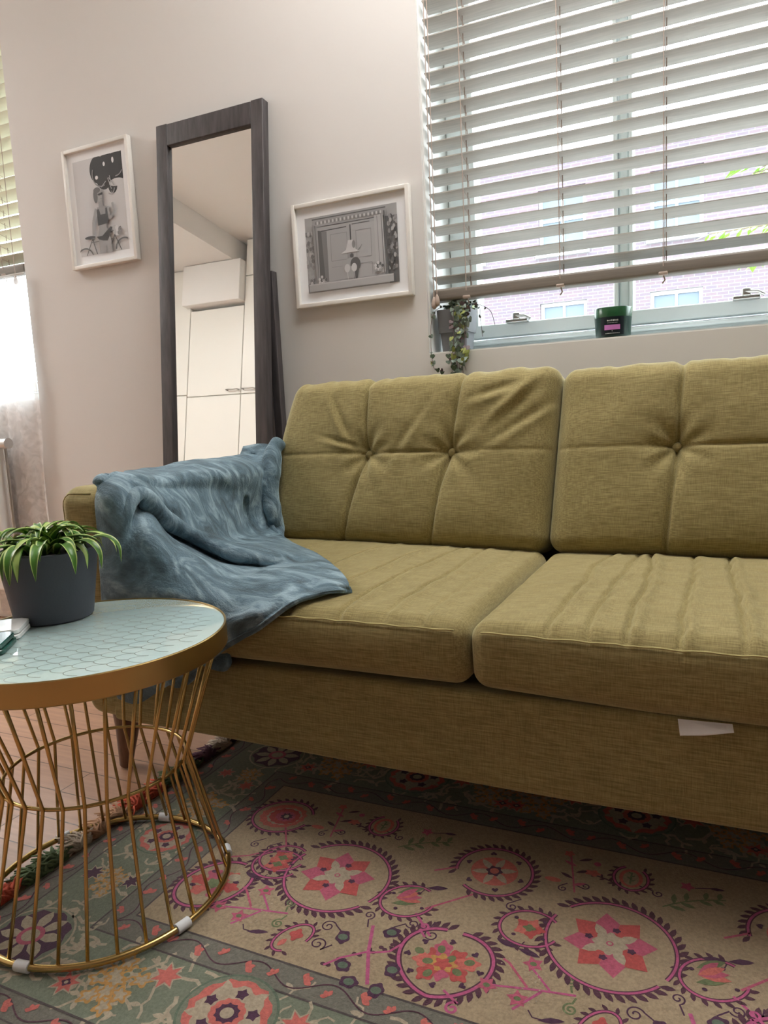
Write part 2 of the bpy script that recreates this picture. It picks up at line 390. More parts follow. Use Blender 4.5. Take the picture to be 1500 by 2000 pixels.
# --- venetian blinds
def blind(name, label, x0, x1, yc, zrail, ztop, ladders, lift, slat_w=.056, pitch_=.0492, tilt=.26, tassels=(), sm='slat'):
    root = empty(name, ((x0+x1)/2, yc, zrail), label, 'blind')
    MB().rbox((x0-.002, yc-.03, ztop), (x1+.002, yc+.03, ztop+.05), .004, 2).build('head_rail', M['slat'], root, 'auto')
    rl = MB().rbox((x0, yc-.029, zrail-.002), (x1, yc+.029, zrail+.034), .008, 3, dens=(1, 1, 1)).build('bottom_rail', M['rail'], root, True)
    for lx in ladders:
        t = MB(); t.rbox((lx-.012, yc-.031, zrail-.003), (lx+.012, yc-.014, zrail+.006), .003, 2); t.tube([(lx, yc-.018, zrail-.003), (lx+.004, yc-.018, zrail-.015), (lx-.003, yc-.017, zrail-.024)], .0022, 6); t.build('cord_plug', M['cord'], rl, True)
    z = zrail+.062; k = 0
    while z < ztop-.01:
        mb = MB(); N_ = 5; vs = []; prof = []
        random.seed(k*3+int(x0*10)); dt = random.uniform(-.03, .03); dz = random.uniform(-.0012, .0012)
        for i in range(N_):
            s = -1+2*i/(N_-1); yy = yc+s*slat_w/2*math.cos(tilt+dt); zz = z+dz-s*slat_w/2*math.sin(tilt+dt)+.0022*(1-s*s)
            prof.append((yy, zz))
        loop = [(y, zz+.0014) for y, zz in prof]+[(y, zz-.0014) for y, zz in reversed(prof)]
        n = len(loop)
        for x in (x0, x1): vs += [(x, y, zz) for y, zz in loop]
        fs = [(i, (i+1) % n, n+(i+1) % n, n+i) for i in range(n)]+[tuple(range(n))[::-1], tuple(range(n, 2*n))]
        mb.add(vs, [f[::-1] for f in fs]); mb.build('slat', M[sm], root, 'auto')
        z += pitch_; k += 1
    for lx in ladders:
        t = MB()
        for yy in (yc-.029, yc+.029): t.tube([(lx, yy, zrail+.02), (lx+.001, yy, (zrail+ztop)/2), (lx, yy, ztop)], .0013, 6)
        t.tube([(lx+.006, yc-.0, zrail+.01), (lx+.006, yc, ztop)], .0014, 6)
        z = zrail+.062
        while z < ztop-.01: t.tube([(lx, yc-.029, z+.003), (lx, yc+.029, z-.012)], .0008, 5); z += pitch_
        t.build('ladder_cord', M['cord'], root)
    for lx, zb in lift:
        t = MB(); t.tube([(lx, yc-.038, ztop), (lx+.002, yc-.038, (ztop+zb)/2), (lx, yc-.038, zb)], .0014, 6)
        c = t.build('lift_cord', M['cord'], root)
        q = MB(); q.lathe((lx, yc-.038, zb-.034), [(.003, 0), (.0085, .006), (.009, .014), (.005, .03), (.002, .036)], 14); q.build('tassel', M['cord'], c, True)
    return root
blind('venetian_blind', 'wide pale wooden venetian blind lowered above the green sofa', WR[0]+.012, WR[1]-.012, 2.195, 1.150, 2.70,
      [-.704, -.423, -.147, .13, .41, .69, .97], [(-.805, 1.158), (-.795, 1.165)])
blind('venetian_blind', 'cream venetian blind in the bright window at the left edge', WL[0]+.012, WL[1]-.012, 2.185, 1.455, 2.70,
      [-3.8, -3.3, -2.68], [(-2.60, 1.44)], tilt=.42, sm='slat_cream')
# --- lace curtain in the left window
def lace():
    mb = MB(); nx, nzn = 110, 30; vs = []; fs = []
    for j in range(nzn+1):
        z = .03+(1.43-.03)*j/nzn
        for i in range(nx+1):
            x = -4.0+(1.475)*i/nx; fl = 1-.35*j/nzn
            y = 2.118+.012*fl*math.sin(x*34+.5*math.sin(z*4))+.006*math.sin(x*71+1)
            vs.append((x+.012*math.sin(z*9)*(i == nx), y, z))
    for j in range(nzn):
        for i in range(nx): a = j*(nx+1)+i; fs.append((a, a+1, a+nx+2, a+nx+1))
    mb.add(vs, fs); o = mb.build('lace_curtain', M['net'], None, True)
    tag(o, 'sheer white lace curtain hanging below the cream blind at left', 'curtain')
    MB().tube([(-4.03, 2.128, 1.44), (-2.53, 2.128, 1.44)], .005, 8).build('curtain_wire', M['white'], o, True)
    return o
lace()
# --- panel radiator under the left window
rad = empty('radiator', (-3.3, 2.06, .15), 'white panel radiator behind the lace curtain', 'radiator')
r_ = MB().rbox((-3.85, 2.04, .15), (-2.72, 2.10, .79), .012, 3)
for i in range(22): r_.rbox((-3.80+i*.048, 2.032, .2), (-3.775+i*.048, 2.045, .74), .005, 2)
r_.build('panel', M['white'], rad, 'auto')
v = MB(); v.tube([(-2.70, 2.07, .77), (-2.655, 2.07, .77)], .022, 20); v.tube([(-2.68, 2.07, .76), (-2.68, 2.07, 0.0)], .008, 12)
v.build('valve', M['steel'], rad, 'auto')

# ================================================================ outside
bld = empty('brick_building', (8, 18, -3.2), 'pale pink brick building seen through the slats of the blind', 'building')
FY = 18.0
WIN = [(-9.0+2.5*i, z) for z in (-.9, 1.9, 4.5) for i in range(15)]
xsb = sorted({-13.0, 30.0} | {x for x, z in WIN} | {x+1.1 for x, z in WIN}); zsb = [-3.2, -.9, .5, 1.9, 3.3, 4.5, 5.9, 6.6]
fb = MB()
for i in range(len(xsb)-1):
    for j in range(len(zsb)-1):
        hole = any(abs(xsb[i]-x) < 1e-6 and abs(zsb[j]-z) < 1e-6 for x, z in WIN)
        if not hole: fb.box((xsb[i], FY, zsb[j]), (xsb[i+1], FY+.4, zsb[j+1]))
fb.build('facade', M['brick'], bld)
MB().box((-13.1, FY-.15, 6.6), (30, FY+.5, 6.85)).build('parapet', M['stone'], bld)
MB().box((-13.05, FY-.08, 3.7), (30, FY+.05, 3.95)).build('string_course', M['stone'], bld)
for x, z in WIN:
    h_ = 1.4; w_ = 1.1
    f_ = MB(); f_.box((x, FY+.1, z), (x+.08, FY+.18, z+h_)).box((x+w_-.08, FY+.1, z), (x+w_, FY+.18, z+h_)).box((x+.08, FY+.1, z), (x+w_-.08, FY+.18, z+.08)).box((x+.08, FY+.1, z+h_-.08), (x+w_-.08, FY+.18, z+h_)).box((x+.08, FY+.11, z+h_/2-.03), (x+w_-.08, FY+.18, z+h_/2+.03)).box((x+.52, FY+.12, z+.08), (x+.58, FY+.17, z+h_-.08))
    f_.box((x-.08, FY-.06, z-.14), (x+w_+.08, FY+.12, z))
    fo = f_.build('window', M['stone'], bld)
    MB().box((x+.07, FY+.145, z+.07), (x+w_-.07, FY+.155, z+h_-.07)).build('pane', M['paneout'], fo)
struct('ground', MB().box((-25, D+TH+.02, -3.4), (32, 40, -3.2)), mat('grey_paving', (.16, .16, .16), .9))
# tree with long leaflets near the window
tr = empty('tree', (.95, 4.4, -3.2), 'leafy green tree branch just outside the window', 'tree')
tb = MB(); tb.tube([(1.1, 4.5, -3.2), (1.05, 4.5, -.5), (.88, 4.45, 1.0), (.70, 4.4, 1.9), (.66, 4.4, 2.3)], [.10, .08, .05, .03, .01], 12)
random.seed(5); tw = []
for k in range(30):
    a = random.uniform(0, 2*PI); z = random.uniform(1.0, 2.0) if k % 2 else random.uniform(1.5, 1.85); b0 = Vector((.74-.12*(z-1), 4.42, z)); b1 = b0+Vector((math.cos(a)*.6-.15, math.sin(a)*.35, random.uniform(-.05, .25)))
    mid = (b0+b1)/2+Vector((0, 0, .06)); tb.tube([b0, mid, b1], [.012, .008, .003], 6); tw.append((b0, mid, b1))
tb.build('trunk', M['bark'], tr, True)
lf = MB()
for b0, mid, b1 in tw:
    for i in range(15):
        t = .25+.75*i/14; p = b0.lerp(mid, t*2) if t < .5 else mid.lerp(b1, t*2-1)
        for sg in (-1, 1):
            d = Vector((random.uniform(-.3, .3)+sg*.6*(b1-b0).normalized().y, -sg*.6*(b1-b0).normalized().x, -.35)).normalized(); d = (d+(b1-b0).normalized()*.5).normalized()
            L_ = random.uniform(.07, .12); s_ = d.cross(Vector((0, 0, 1))).normalized()*L_*.13
            lf.add([p, p+d*L_*.45+s_, p+d*L_, p+d*L_*.45-s_, p+d*L_*.45+Vector((0, 0, .006))], [(0, 1, 4), (1, 2, 4), (2, 3, 4), (3, 0, 4)])
lf.build('foliage', M['tree'], tr)
# ================================================================ kitchen units seen in the mirror
def unit(x0, x1, z0, z1, label, seams, handles=(), yf=-1.2):
    r = empty('tall_cabinet' if z0 < .5 else 'wall_cabinet', ((x0+x1)/2, (yf+Y0)/2, z0), label, 'cabinet', 'tall white cupboards along the front wall')
    MB().box((x0+.001, Y0+.002, z0), (x1-.001, yf-.024, z1)).build('body', M['cab'], r)
    zs = [z0]+list(seams)+[z1]; n = 0
    for i in range(len(zs)-1):
        d = MB().rbox((x0+.004, yf-.022, zs[i]+.004), (x1-.004, yf, zs[i+1]-.004), .003, 2).build('door', M['cab'], r)
        for hx, hz in handles:
            if zs[i] < hz < zs[i+1]:
                MB().tube([(hx, yf, hz), (hx, yf+.03, hz), (hx+.12, yf+.03, hz), (hx+.12, yf, hz)], .006, 8).build('handle', M['steel'], d, True)
    return r
unit(-5.15, -4.46, 0, 2.897, 'white tall cupboard at the far left, in the corner', [1.72])
unit(-4.46, -3.86, 0, 2.50, 'white tall cupboard with one low seam under a boxed projection', [1.70], [(-4.0, 1.74)])
unit(-3.86, -3.24, 0, 3.09, 'white tall cupboard reaching the ceiling with a short top door', [1.70, 2.76], [(-3.83, 1.74)])
unit(-3.24, -2.62, 0, 3.09, 'white tall cupboard reaching the ceiling, nearest the room', [1.70, 2.76])
bx = MB().rbox((-4.50, Y0+.01, 2.53), (-3.865, -1.12, 2.895), .006, 2); struct('trim_3', bx, M['ceiling'], smooth='auto')

# --- unseen light panels, added to fill the sofa, wall and mirrored room
FILL_MAT = mat('lamp_diffuser', (1, .98, .95), .5, emit=FILL_EMIT); FILL_MAT2 = mat('lamp_diffuser_bright', (1, .98, .96), .5, emit=FILL_EMIT*2.2)
for i, (lx, ly) in enumerate([(-.20, 1.64), (-4.58, 1.25)]):
    r = empty('ceiling_light', (lx, ly, (H-.30 if i < 1 else 2.90)-.03), ['rectangular light panel hanging from the ceiling above the green sofa', 'square flush ceiling light under the lowered ceiling at the left'][i], 'lamp', None)
    HC = H-.30 if i < 1 else 2.90; hx, hy = ((.80, .47), (.58, .58))[i]
    MB().rbox((lx-hx, ly-hy, HC-.04), (lx+hx, ly+hy, HC-.001), .01, 2).build('housing', M['white'], r, 'auto')
    if i == 0:
        for hx_ in (-.6, .6): MB().tube([(lx+hx_, ly, HC), (lx+hx_, ly, H)], .003, 8).build('suspension_wire', M['steel'], r, True)
    MB().rbox((lx-hx+.03, ly-hy+.03, HC-.046), (lx+hx-.03, ly+hy-.03, HC-.036), .004, 2).build('diffuser', [FILL_MAT, FILL_MAT2][i], r, 'auto')
    if i == 0: MB().rbox((lx-hx+.05, ly-hy+.05, HC-.003), (lx+hx-.05, ly+hy-.05, HC+.008), .004, 2).build('upper_diffuser', FILL_MAT, r, 'auto')  # added upward glow to brighten the ceiling

# ================================================================ leaning mirror
def mirror():
    x0, x1 = -1.795, -1.352; L = 1.838; a = math.atan(.174/1.8)
    root = empty('standing_mirror', ((x0+x1)/2, 1.946, 0), 'tall narrow mirror in a dark wooden frame leaning by the wall', 'mirror')
    # local frame: along = up the leaning plane, n = towards the room
    def T(x, u, n): return (x, 1.946+u*math.sin(a)-n*math.cos(a), u*math.cos(a)+n*math.sin(a)+.012)
    xf = Matrix(((1, 0, 0, 0), (0, -math.cos(a), math.sin(a), 1.946), (0, math.sin(a), math.cos(a), .012), (0, 0, 0, 1)))  # (x, n, u)
    fwid = .047; th = .030
    def bar(xa, xb, ua, ub, n0=-th, n1=.004):
        mb = MB().rbox((xa, n0, ua), (xb, n1, ub), .003, 2, xf=xf)
        mb.f = [f[::-1] for f in mb.f]; return mb
    bar(x0, x0+fwid, 0, L).build('stile', M['darkwood'], root, 'auto')
    bar(x1-fwid, x1, 0, L).build('stile', M['darkwood'], root, 'auto')
    bar(x0+fwid+.0005, x1-fwid-.0005, L-.075, L-.002).build('top_rail', M['darkwood'], root, 'auto')
    bar(x0+fwid+.0005, x1-fwid-.0005, .05, .12).build('bottom_rail', M['darkwood'], root, 'auto')
    gm = MB().box((x0+fwid-.002, -.016, .115), (x1-fwid+.002, -.010, L-.07)); gm.v = [tuple(xf@Vector(q)) for q in gm.v]; gm.f = [f[::-1] for f in gm.f]; gm.build('mirror_glass', M['mirror'], root)
    bar(x0+fwid-.002, x1-fwid+.002, .115, L-.07, -.024, -.018).build('backing_board', M['black'], root, 'auto')
    lg = MB().rbox((-1.382, 2.107, .002), (-1.352, 2.137, 1.30), .003, 2); lg.build('rear_leg', M['darkwood'], root, 'auto')
    MB().rbox((-1.795, 2.107, .002), (-1.765, 2.137, 1.30), .003, 2).build('rear_leg', M['darkwood'], root, 'auto')
mirror()

# ================================================================ framed prints
GREY = {}
def grey(v):
    v = round(v, 2)
    if v not in GREY:
        GREY[v] = mat('print_grey', (v, v, v*1.02), .7)
    return GREY[v]
class Print:
    """flat layered shapes on the paper; unit coordinates u right, v down"""
    def __init__(s, x0, x1, z0, z1, y): s.r = (x0, x1, z0, z1); s.y = y; s.mb = MB(); s.ms = []; s.k = 0
    def poly(s, pts, g):
        x0, x1, z0, z1 = s.r
        if g not in s.ms: s.ms.append(g)
        s.k += 1; y = s.y-.00004*s.k
        P = [(x0+(x1-x0)*min(1, max(0, u)), y, z1-(z1-z0)*min(1, max(0, v_))) for u, v_ in pts]
        # drop consecutive duplicates produced by clipping
        Q = [p for i, p in enumerate(P) if (Vector(p)-Vector(P[i-1])).length > 1e-6]
        if len(Q) >= 3:
            ar = sum(Q[i][0]*Q[(i+1) % len(Q)][2]-Q[(i+1) % len(Q)][0]*Q[i][2] for i in range(len(Q)))
            if ar < 0: Q = Q[::-1]
            s.mb.add(Q, [tuple(range(len(Q)))], s.ms.index(g))
    def ell(s, cx, cy, rx, ry, g, n=28, rot=0):
        s.poly([(cx+rx*math.cos(t)*math.cos(rot)-ry*math.sin(t)*math.sin(rot), cy+rx*math.cos(t)*math.sin(rot)+ry*math.sin(t)*math.cos(rot)) for t in [2*PI*i/n for i in range(n)]], g)
    def line(s, pts, w_, g):
        asp = (s.r[1]-s.r[0])/(s.r[3]-s.r[2])
        for (a, b), (c, d) in zip(pts[:-1], pts[1:]):
            dx, dy = (c-a)*asp, d-b; l = math.hypot(dx, dy) or 1; nx, ny = -dy/l*w_/2/asp, dx/l*w_/2
            s.poly([(a+nx, b+ny), (c+nx, d+ny), (c-nx, d-ny), (a-nx, b-ny)], g)
    def arc(s, cx, cy, rx, ry, a0, a1, w_, g, n=20):
        s.line([(cx+rx*math.cos(a0+(a1-a0)*i/n), cy+ry*math.sin(a0+(a1-a0)*i/n)) for i in range(n+1)], w_, g)
def picture(name, label, x0, x1, z0, z1, fw_, mat_w, draw):
    y1 = D-.002; y0 = y1-.022
    root = empty(name, ((x0+x1)/2, D, z0), label, 'picture', 'framed prints on the back wall')
    f = MB()
    f.rbox((x0, y0, z0), (x0+fw_, y1, z1), .0025, 2).rbox((x1-fw_, y0, z0), (x1, y1, z1), .0025, 2)
    f.rbox((x0+fw_-.001, y0, z0), (x1-fw_+.001, y1, z0+fw_), .0025, 2).rbox((x0+fw_-.001, y0, z1-fw_), (x1-fw_+.001, y1, z1), .0025, 2)
    f.build('frame', M['frame'], root, 'auto')
    MB().box((x0+fw_-.001, y0+.012, z0+fw_-.001), (x1-fw_+.001, y0+.016, z1-fw_+.001)).build('mount', M['mat'], root)
    l, r, b, t = mat_w
    p = Print(x0+l, x1-r, z0+b, z1-t, y0+.0118)
    draw(p); p.mb.build('print', [grey(g) for g in p.ms], root)
def draw_bike(p):
    p.poly([(0, 0), (1, 0), (1, 1), (0, 1)], .55)
    # balloons
    p.poly([(.50, .02), (1, 0), (1, .27), (.8, .26), (.62, .24)], .03)
    for cx, cy, rx, ry in [(.50, .13, .16, .14), (.62, .20, .17, .15), (.70, .10, .18, .12), (.88, .12, .16, .14), (.78, .33, .09, .075), (.9, .27, .1, .03)]:
        p.ell(cx, cy, rx, ry, .03)
    p.ell(.86, .30, .15, .04, .55)
    for cx, cy, rx, ry in [(.47, .21, .03, .02), (.64, .09, .022, .022), (.82, .07, .022, .03)]: p.ell(cx, cy, rx, ry, .7)
    p.arc(.56, .18, .17, .13, 1.2, 3.6, .012, .25); p.arc(.86, .17, .13, .07, .3, 1.6, .012, .3); p.arc(.74, .33, .08, .08, .3, 2.2, .012, .3)
    for q in [((.70, .24), (.76, .36)), ((.72, .24), (.82, .33)), ((.66, .27), (.56, .32)), ((.74, .22), (.76, .30))]: p.line(q, .01, .35)
    p.line([(.76, .38), (.72, .62)], .004, .55)
    # bicycle
    p.arc(.10, 1.02, .17, .10, PI, 2*PI, .016, .10); p.arc(.92, .98, .17, .10, PI, 2*PI, .016, .10)
    p.line([(.14, 1.0), (.30, .82)], .012, .1); p.line([(.28, .82), (.36, 1.0)], .014, .07); p.line([(.76, .82), (.60, 1.0)], .014, .07); p.line([(.74, .82), (.86, 1.0)], .012, .07); p.line([(.25, .87), (.75, .87)], .010, .15)
    p.ell(.24, .815, .11, .016, .06); p.line([(.66, .80), (.88, .76)], .010, .1)
    for i in range(9): p.ell(.80+.05*math.sin(i*2.1), .79+.035*math.cos(i*1.7), .035, .022, [.6, .2, .42][i % 3])
    # woman
    skin = .30
    p.poly([(.42, .84), (.66, .84), (.68, 1), (.58, 1), (.56, .90), (.53, 1), (.42, 1)], skin); p.line([(.555, .86), (.555, 1)], .008, .3)
    p.poly([(.44, .52), (.64, .52), (.62, .66), (.60, .74), (.68, .82), (.40, .84), (.45, .74), (.43, .64)], skin)
    p.poly([(.43, .54), (.48, .54), (.50, .60), (.60, .60), (.61, .54), (.66, .54), (.65, .70), (.43, .71)], .05)
    p.poly([(.38, .82), (.50, .82), (.68, .74), (.72, .75), (.60, .88), (.50, .87), (.42, .85)], .04)
    p.line([(.42, .53), (.34, .66), (.32, .80)], .035, skin); p.line([(.66, .53), (.68, .66), (.78, .60), (.76, .50)], .03, skin)
    p.poly([(.48, .44), (.56, .44), (.57, .53), (.48, .53)], .28)
    p.ell(.50, .40, .075, .065, .33); p.ell(.435, .40, .045, .075, .12); p.ell(.47, .345, .07, .03, .12)
    p.poly([(.48, .385), (.58, .375), (.58, .398), (.50, .405)], .03); p.line([(.53, .44), (.565, .435)], .006, .15)
    p.line([(.48, .55), (.56, .58), (.60, .55)], .004, .3)
def draw_alcove(p):
    p.poly([(0, 0), (1, 0), (1, 1), (0, 1)], .36)
    random.seed(11)
    for i in range(46):
        u = random.uniform(0, .11); v_ = random.uniform(.2, .95); p.ell(u, v_, .016, .03, random.choice([.20, .28, .40, .46]))
    p.poly([(.87, .15), (1, .15), (1, 1), (.9, 1)], .13)
    for i in range(60):
        u = random.uniform(.90, 1.0); v_ = random.uniform(.15, .85); p.ell(u, v_, .014, .03, random.choice([.08, .14, .26, .38]))
    p.poly([(.09, .03), (.89, .03), (.89, .14), (.09, .14)], .30); p.poly([(.09, .03), (.89, .03), (.89, .045), (.09, .045)], .12)
    for i in range(34): p.ell(.13+i*.0215, .09, .008, .022, .50 if i % 2 else .2)
    p.poly([(.09, .10), (.15, .14), (.16, .88), (.11, .90)], .26); p.line([(.12, .12), (.14, .88)], .008, .12)
    p.poly([(.14, .15), (.86, .15), (.86, .90), (.14, .90)], .33)
    p.poly([(.15, .19), (.25, .22), (.24, .88), (.15, .88)], .12); p.poly([(.19, .20), (.26, .22), (.26, .88), (.21, .88)], .19)
    p.poly([(.25, .20), (.50, .20), (.50, .88), (.25, .88)], .34); p.poly([(.52, .19), (.77, .19), (.77, .88), (.52, .88)], .37)
    p.line([(.19, .205), (.47, .20)], .012, .07); p.line([(.51, .18), (.51, .45)], .016, .06); p.line([(.53, .18), (.72, .18)], .010, .10)
    for a, b in [(.29, .47), (.57, .73)]:
        p.line([(a, .27), (b, .27), (b, .62), (a, .62), (a, .27)], .007, .24); p.line([(a, .70), (b, .70), (b, .86)], .007, .27)
    p.poly([(.77, .12), (.86, .12), (.87, .86), (.77, .86)], .40); p.line([(.80, .13), (.81, .86)], .008, .22); p.line([(.845, .12), (.855, .86)], .012, .16); p.line([(.875, .08), (.90, .88)], .02, .10)
    # hanging lamp and urn
    p.poly([(.48, .38), (.53, .38), (.555, .50), (.60, .54), (.40, .54), (.455, .50)], .52); p.ell(.54, .44, .018, .05, .22); p.line([(.58, .53), (.63, .46)], .006, .2)
    p.poly([(.47, .56), (.54, .56), (.535, .62), (.475, .62)], .26); p.ell(.515, .585, .02, .03, .10)
    p.ell(.505, .70, .095, .09, .34); p.ell(.55, .70, .055, .09, .10); p.poly([(.42, .72), (.59, .72), (.56, .88), (.46, .88)], .34); p.poly([(.53, .72), (.595, .72), (.565, .89), (.53, .89)], .10)
    p.ell(.46, .74, .03, .055, .50); p.ell(.535, .74, .03, .055, .55); p.line([(.46, .78), (.465, .89)], .008, .5); p.line([(.535, .78), (.54, .89)], .008, .5)
    for cx, cy in [(.18, .86), (.80, .78)]:
        for i in range(16): a = i*2.4; rr = .045*math.sqrt(i/16); p.ell(cx+rr*math.cos(a), cy+rr*1.2*math.sin(a), .013, .02, [.55, .12, .35][i % 3])
    p.poly([(.02, .89), (.95, .89), (.95, .99), (.02, .99)], .38); p.poly([(.02, .89), (.95, .89), (.95, .905), (.02, .905)], .48); p.line([(.02, .89), (.02, .99)], .012, .12)
def zz(sz): return .805+sz*D
picture('framed_print', 'white framed black and white print of a woman with balloons and bicycle', -2.262, -1.937, 1.416, 1.848, .014, (.042, .042, .045, .045), draw_bike)
picture('framed_print', 'white framed black and white print of an urn in a panelled alcove', -1.278, -.862, 1.170, 1.497, .014, (.044, .046, .046, .046), draw_alcove)
# ================================================================ sofa
SPL = -.388
sofa = empty('sofa', (-.36, 1.54, 0), 'olive green two seat fabric sofa with buttoned back cushions', 'sofa')
SM = M['sofa']
def arm(x0, x1, left):
    def dsp(p, n):
        # rounded lower outer corner and a slight taper
        p = p.copy(); s = -1 if left else 1
        cx = x0 if left else x1
        k = max(0, 1-(p.z-.155)/.50); inward = .028*k**1.5
        w_ = (x1-p.x)/(x1-x0) if left else (p.x-x0)/(x1-x0)
        p.x -= s*inward*w_
        p.x += .002*nz(p.y*9, p.z*9); p.z += .002*nz(p.x*12, p.y*9, 3)
        return p
    return MB().rbox((x0, 1.147, .155), (x1, 1.93, .683), .042, 6, dens=(6, 24, 20), disp=dsp)
arm(-1.345, -1.20, True).build('arm', SM, sofa, True)
arm(.483, .628, False).build('arm', SM, sofa, True)
pp = MB()
for x0, x1 in ((-1.345, -1.20),):
    pts = [(x0+.014+.028*max(0, 1-(z-.155)/.5)**1.5, 1.1572, z) for z in (.20, .30, .40, .50, .60, .641)]+[(x0+.042-.028*math.cos(a), 1.1572, .641+.028*math.sin(a)) for a in (.4, .8, 1.2, PI/2)]+[(x0+.10, 1.1572, .669)]
    pp.tube(pts, .0016, 6)
pp.build('piping', SM, sofa, True)
def rdisp(p, n):
    p = p.copy(); p.z -= .006*math.exp(-((p.x+.3)/.6)**2)*(n.z < -.2); p.y += .0025*nz(p.x*5, p.z*9); return p
MB().rbox((-1.235, 1.149, .157), (.50, 1.20, .324), .012, 4, dens=(60, 1, 8), disp=rdisp).build('front_rail', SM, sofa, True)
MB().rbox((-1.22, 1.19, .165), (.49, 1.90, .316), .01, 2).build('seat_base', SM, sofa, True)
MB().rbox((-1.23, 1.915, .155), (.51, 2.015, .80), .03, 4, dens=(20, 1, 8)).build('back_frame', SM, sofa, True)
def leg(x, y, sx, sy):
    m_ = MB(); zb_ = .0072 if x > 0 else .0005; m_.tube([(x+sx*.010, y+sy*.01, zb_), (x+sx*.008, y+sy*.008, zb_+.006), (x, y, .10), (x-sx*.004, y, .162)], [.0135, .0155, .028, .036], 24)
    m_.build('leg', M['leg'], sofa, 'auto')
for x in (-1.285, .57):
    for y, sy in ((1.235, -1), (1.86, 1)): leg(x, y, -1 if x < 0 else 1, sy)
# seat cushions
CR1 = [(-.99, -.99, .7), (-.86, -.79, .9), (-.745, -.655, 1), (-.64, -.60, 1), (-.545, -.53, .8), (-.47, -.47, .4)]
CR2 = [(-.255, -.236, 1.1), (-.193, -.17, .9), (-.128, -.136, 1.5), (-.05, -.05, 1.1), (.036, .024, 1.4), (.13, .12, 1.2), (.24, .23, 1), (.34, .34, 1)]
def seat(x0, x1, cr, seed, name='seat_cushion', back_lift=0):
    y0, y1, z0, z1 = 1.137, 1.80, .333, .449
    def dsp(p, n):
        p = p.copy(); u = (p.x-x0)/(x1-x0); v_ = (p.y-y0)/(y1-y0); t = max(0, n.z)
        if n.z > -.2:
            k = (p.z-z0)/(z1-z0)
            dome = (1-(2*u-1)**4)*(1-(2*v_-1)**4)
            p.z += k*(.014*dome+back_lift*v_*(1-u))
            for i, (xa, xb, dpt) in enumerate(cr):
                xc = xa+(xb-xa)*v_+.012*nz(p.y*6, seed+i*3.1)+.005*nz(p.y*19, seed+i)
                d = p.x-xc; fade = dpt*(.75+.5*nz(p.y*4, i*7+seed))*(1 if n.z > .5 else .35*k)
                # one-sided pleat: sharp valley, soft shoulder
                g = -math.exp(-(d/.0050)**2)*.0085+math.exp(-((d-.013)/.010)**2)*.0048
                g *= min(1, max(0, (1-v_)*9))
                p.z += fade*g*t; p.y -= fade*g*max(0, -n.y)*.5*k
            p.z += t*(.0025*nz(p.x*11, p.y*7, seed)+.0010*nz(p.x*40, p.y*30, seed))
        if x0 > -.5: p.z -= (1-(p.z-z0)/(z1-z0))*.012*min(1, u*3)
        p.y -= max(0, -n.y)*(.010*math.sin(PI*min(1, max(0, (p.z-z0)/(z1-z0))))*(.4+.6*math.sin(PI*min(1, max(0, u))))+.0035*nz(p.x*7, p.z*14, seed+4))
        p.x += abs(n.x)*.003*nz(p.y*8, p.z*8, seed)
        return p
    m_ = MB().rbox((x0, y0, z0), (x1, y1, z1), .030, 6, dens=(230, 70, 10), disp=dsp)
    c = m_.build(name, SM, sofa, True)
    # raised seam along the front top edge
    pts = []
    for i in range(61):
        x = x0+.022+(x1-x0-.044)*i/60; q = dsp(Vector((x, y0+.003, z1-.014)), Vector((0, -.86, .5))); pts.append(q+Vector((0, -.0016, .001+.0008*math.sin(i*1.3))))
    MB().tube(pts, .0016, 6).build('seam', M['seam'], c, True)
M['seam'] = mat('pale_olive_seam', (.42, .36, .15), .8)
seat(-1.195, SPL-.002, CR1, 3, back_lift=.02); seat(SPL+.002, .478, CR2, 9)
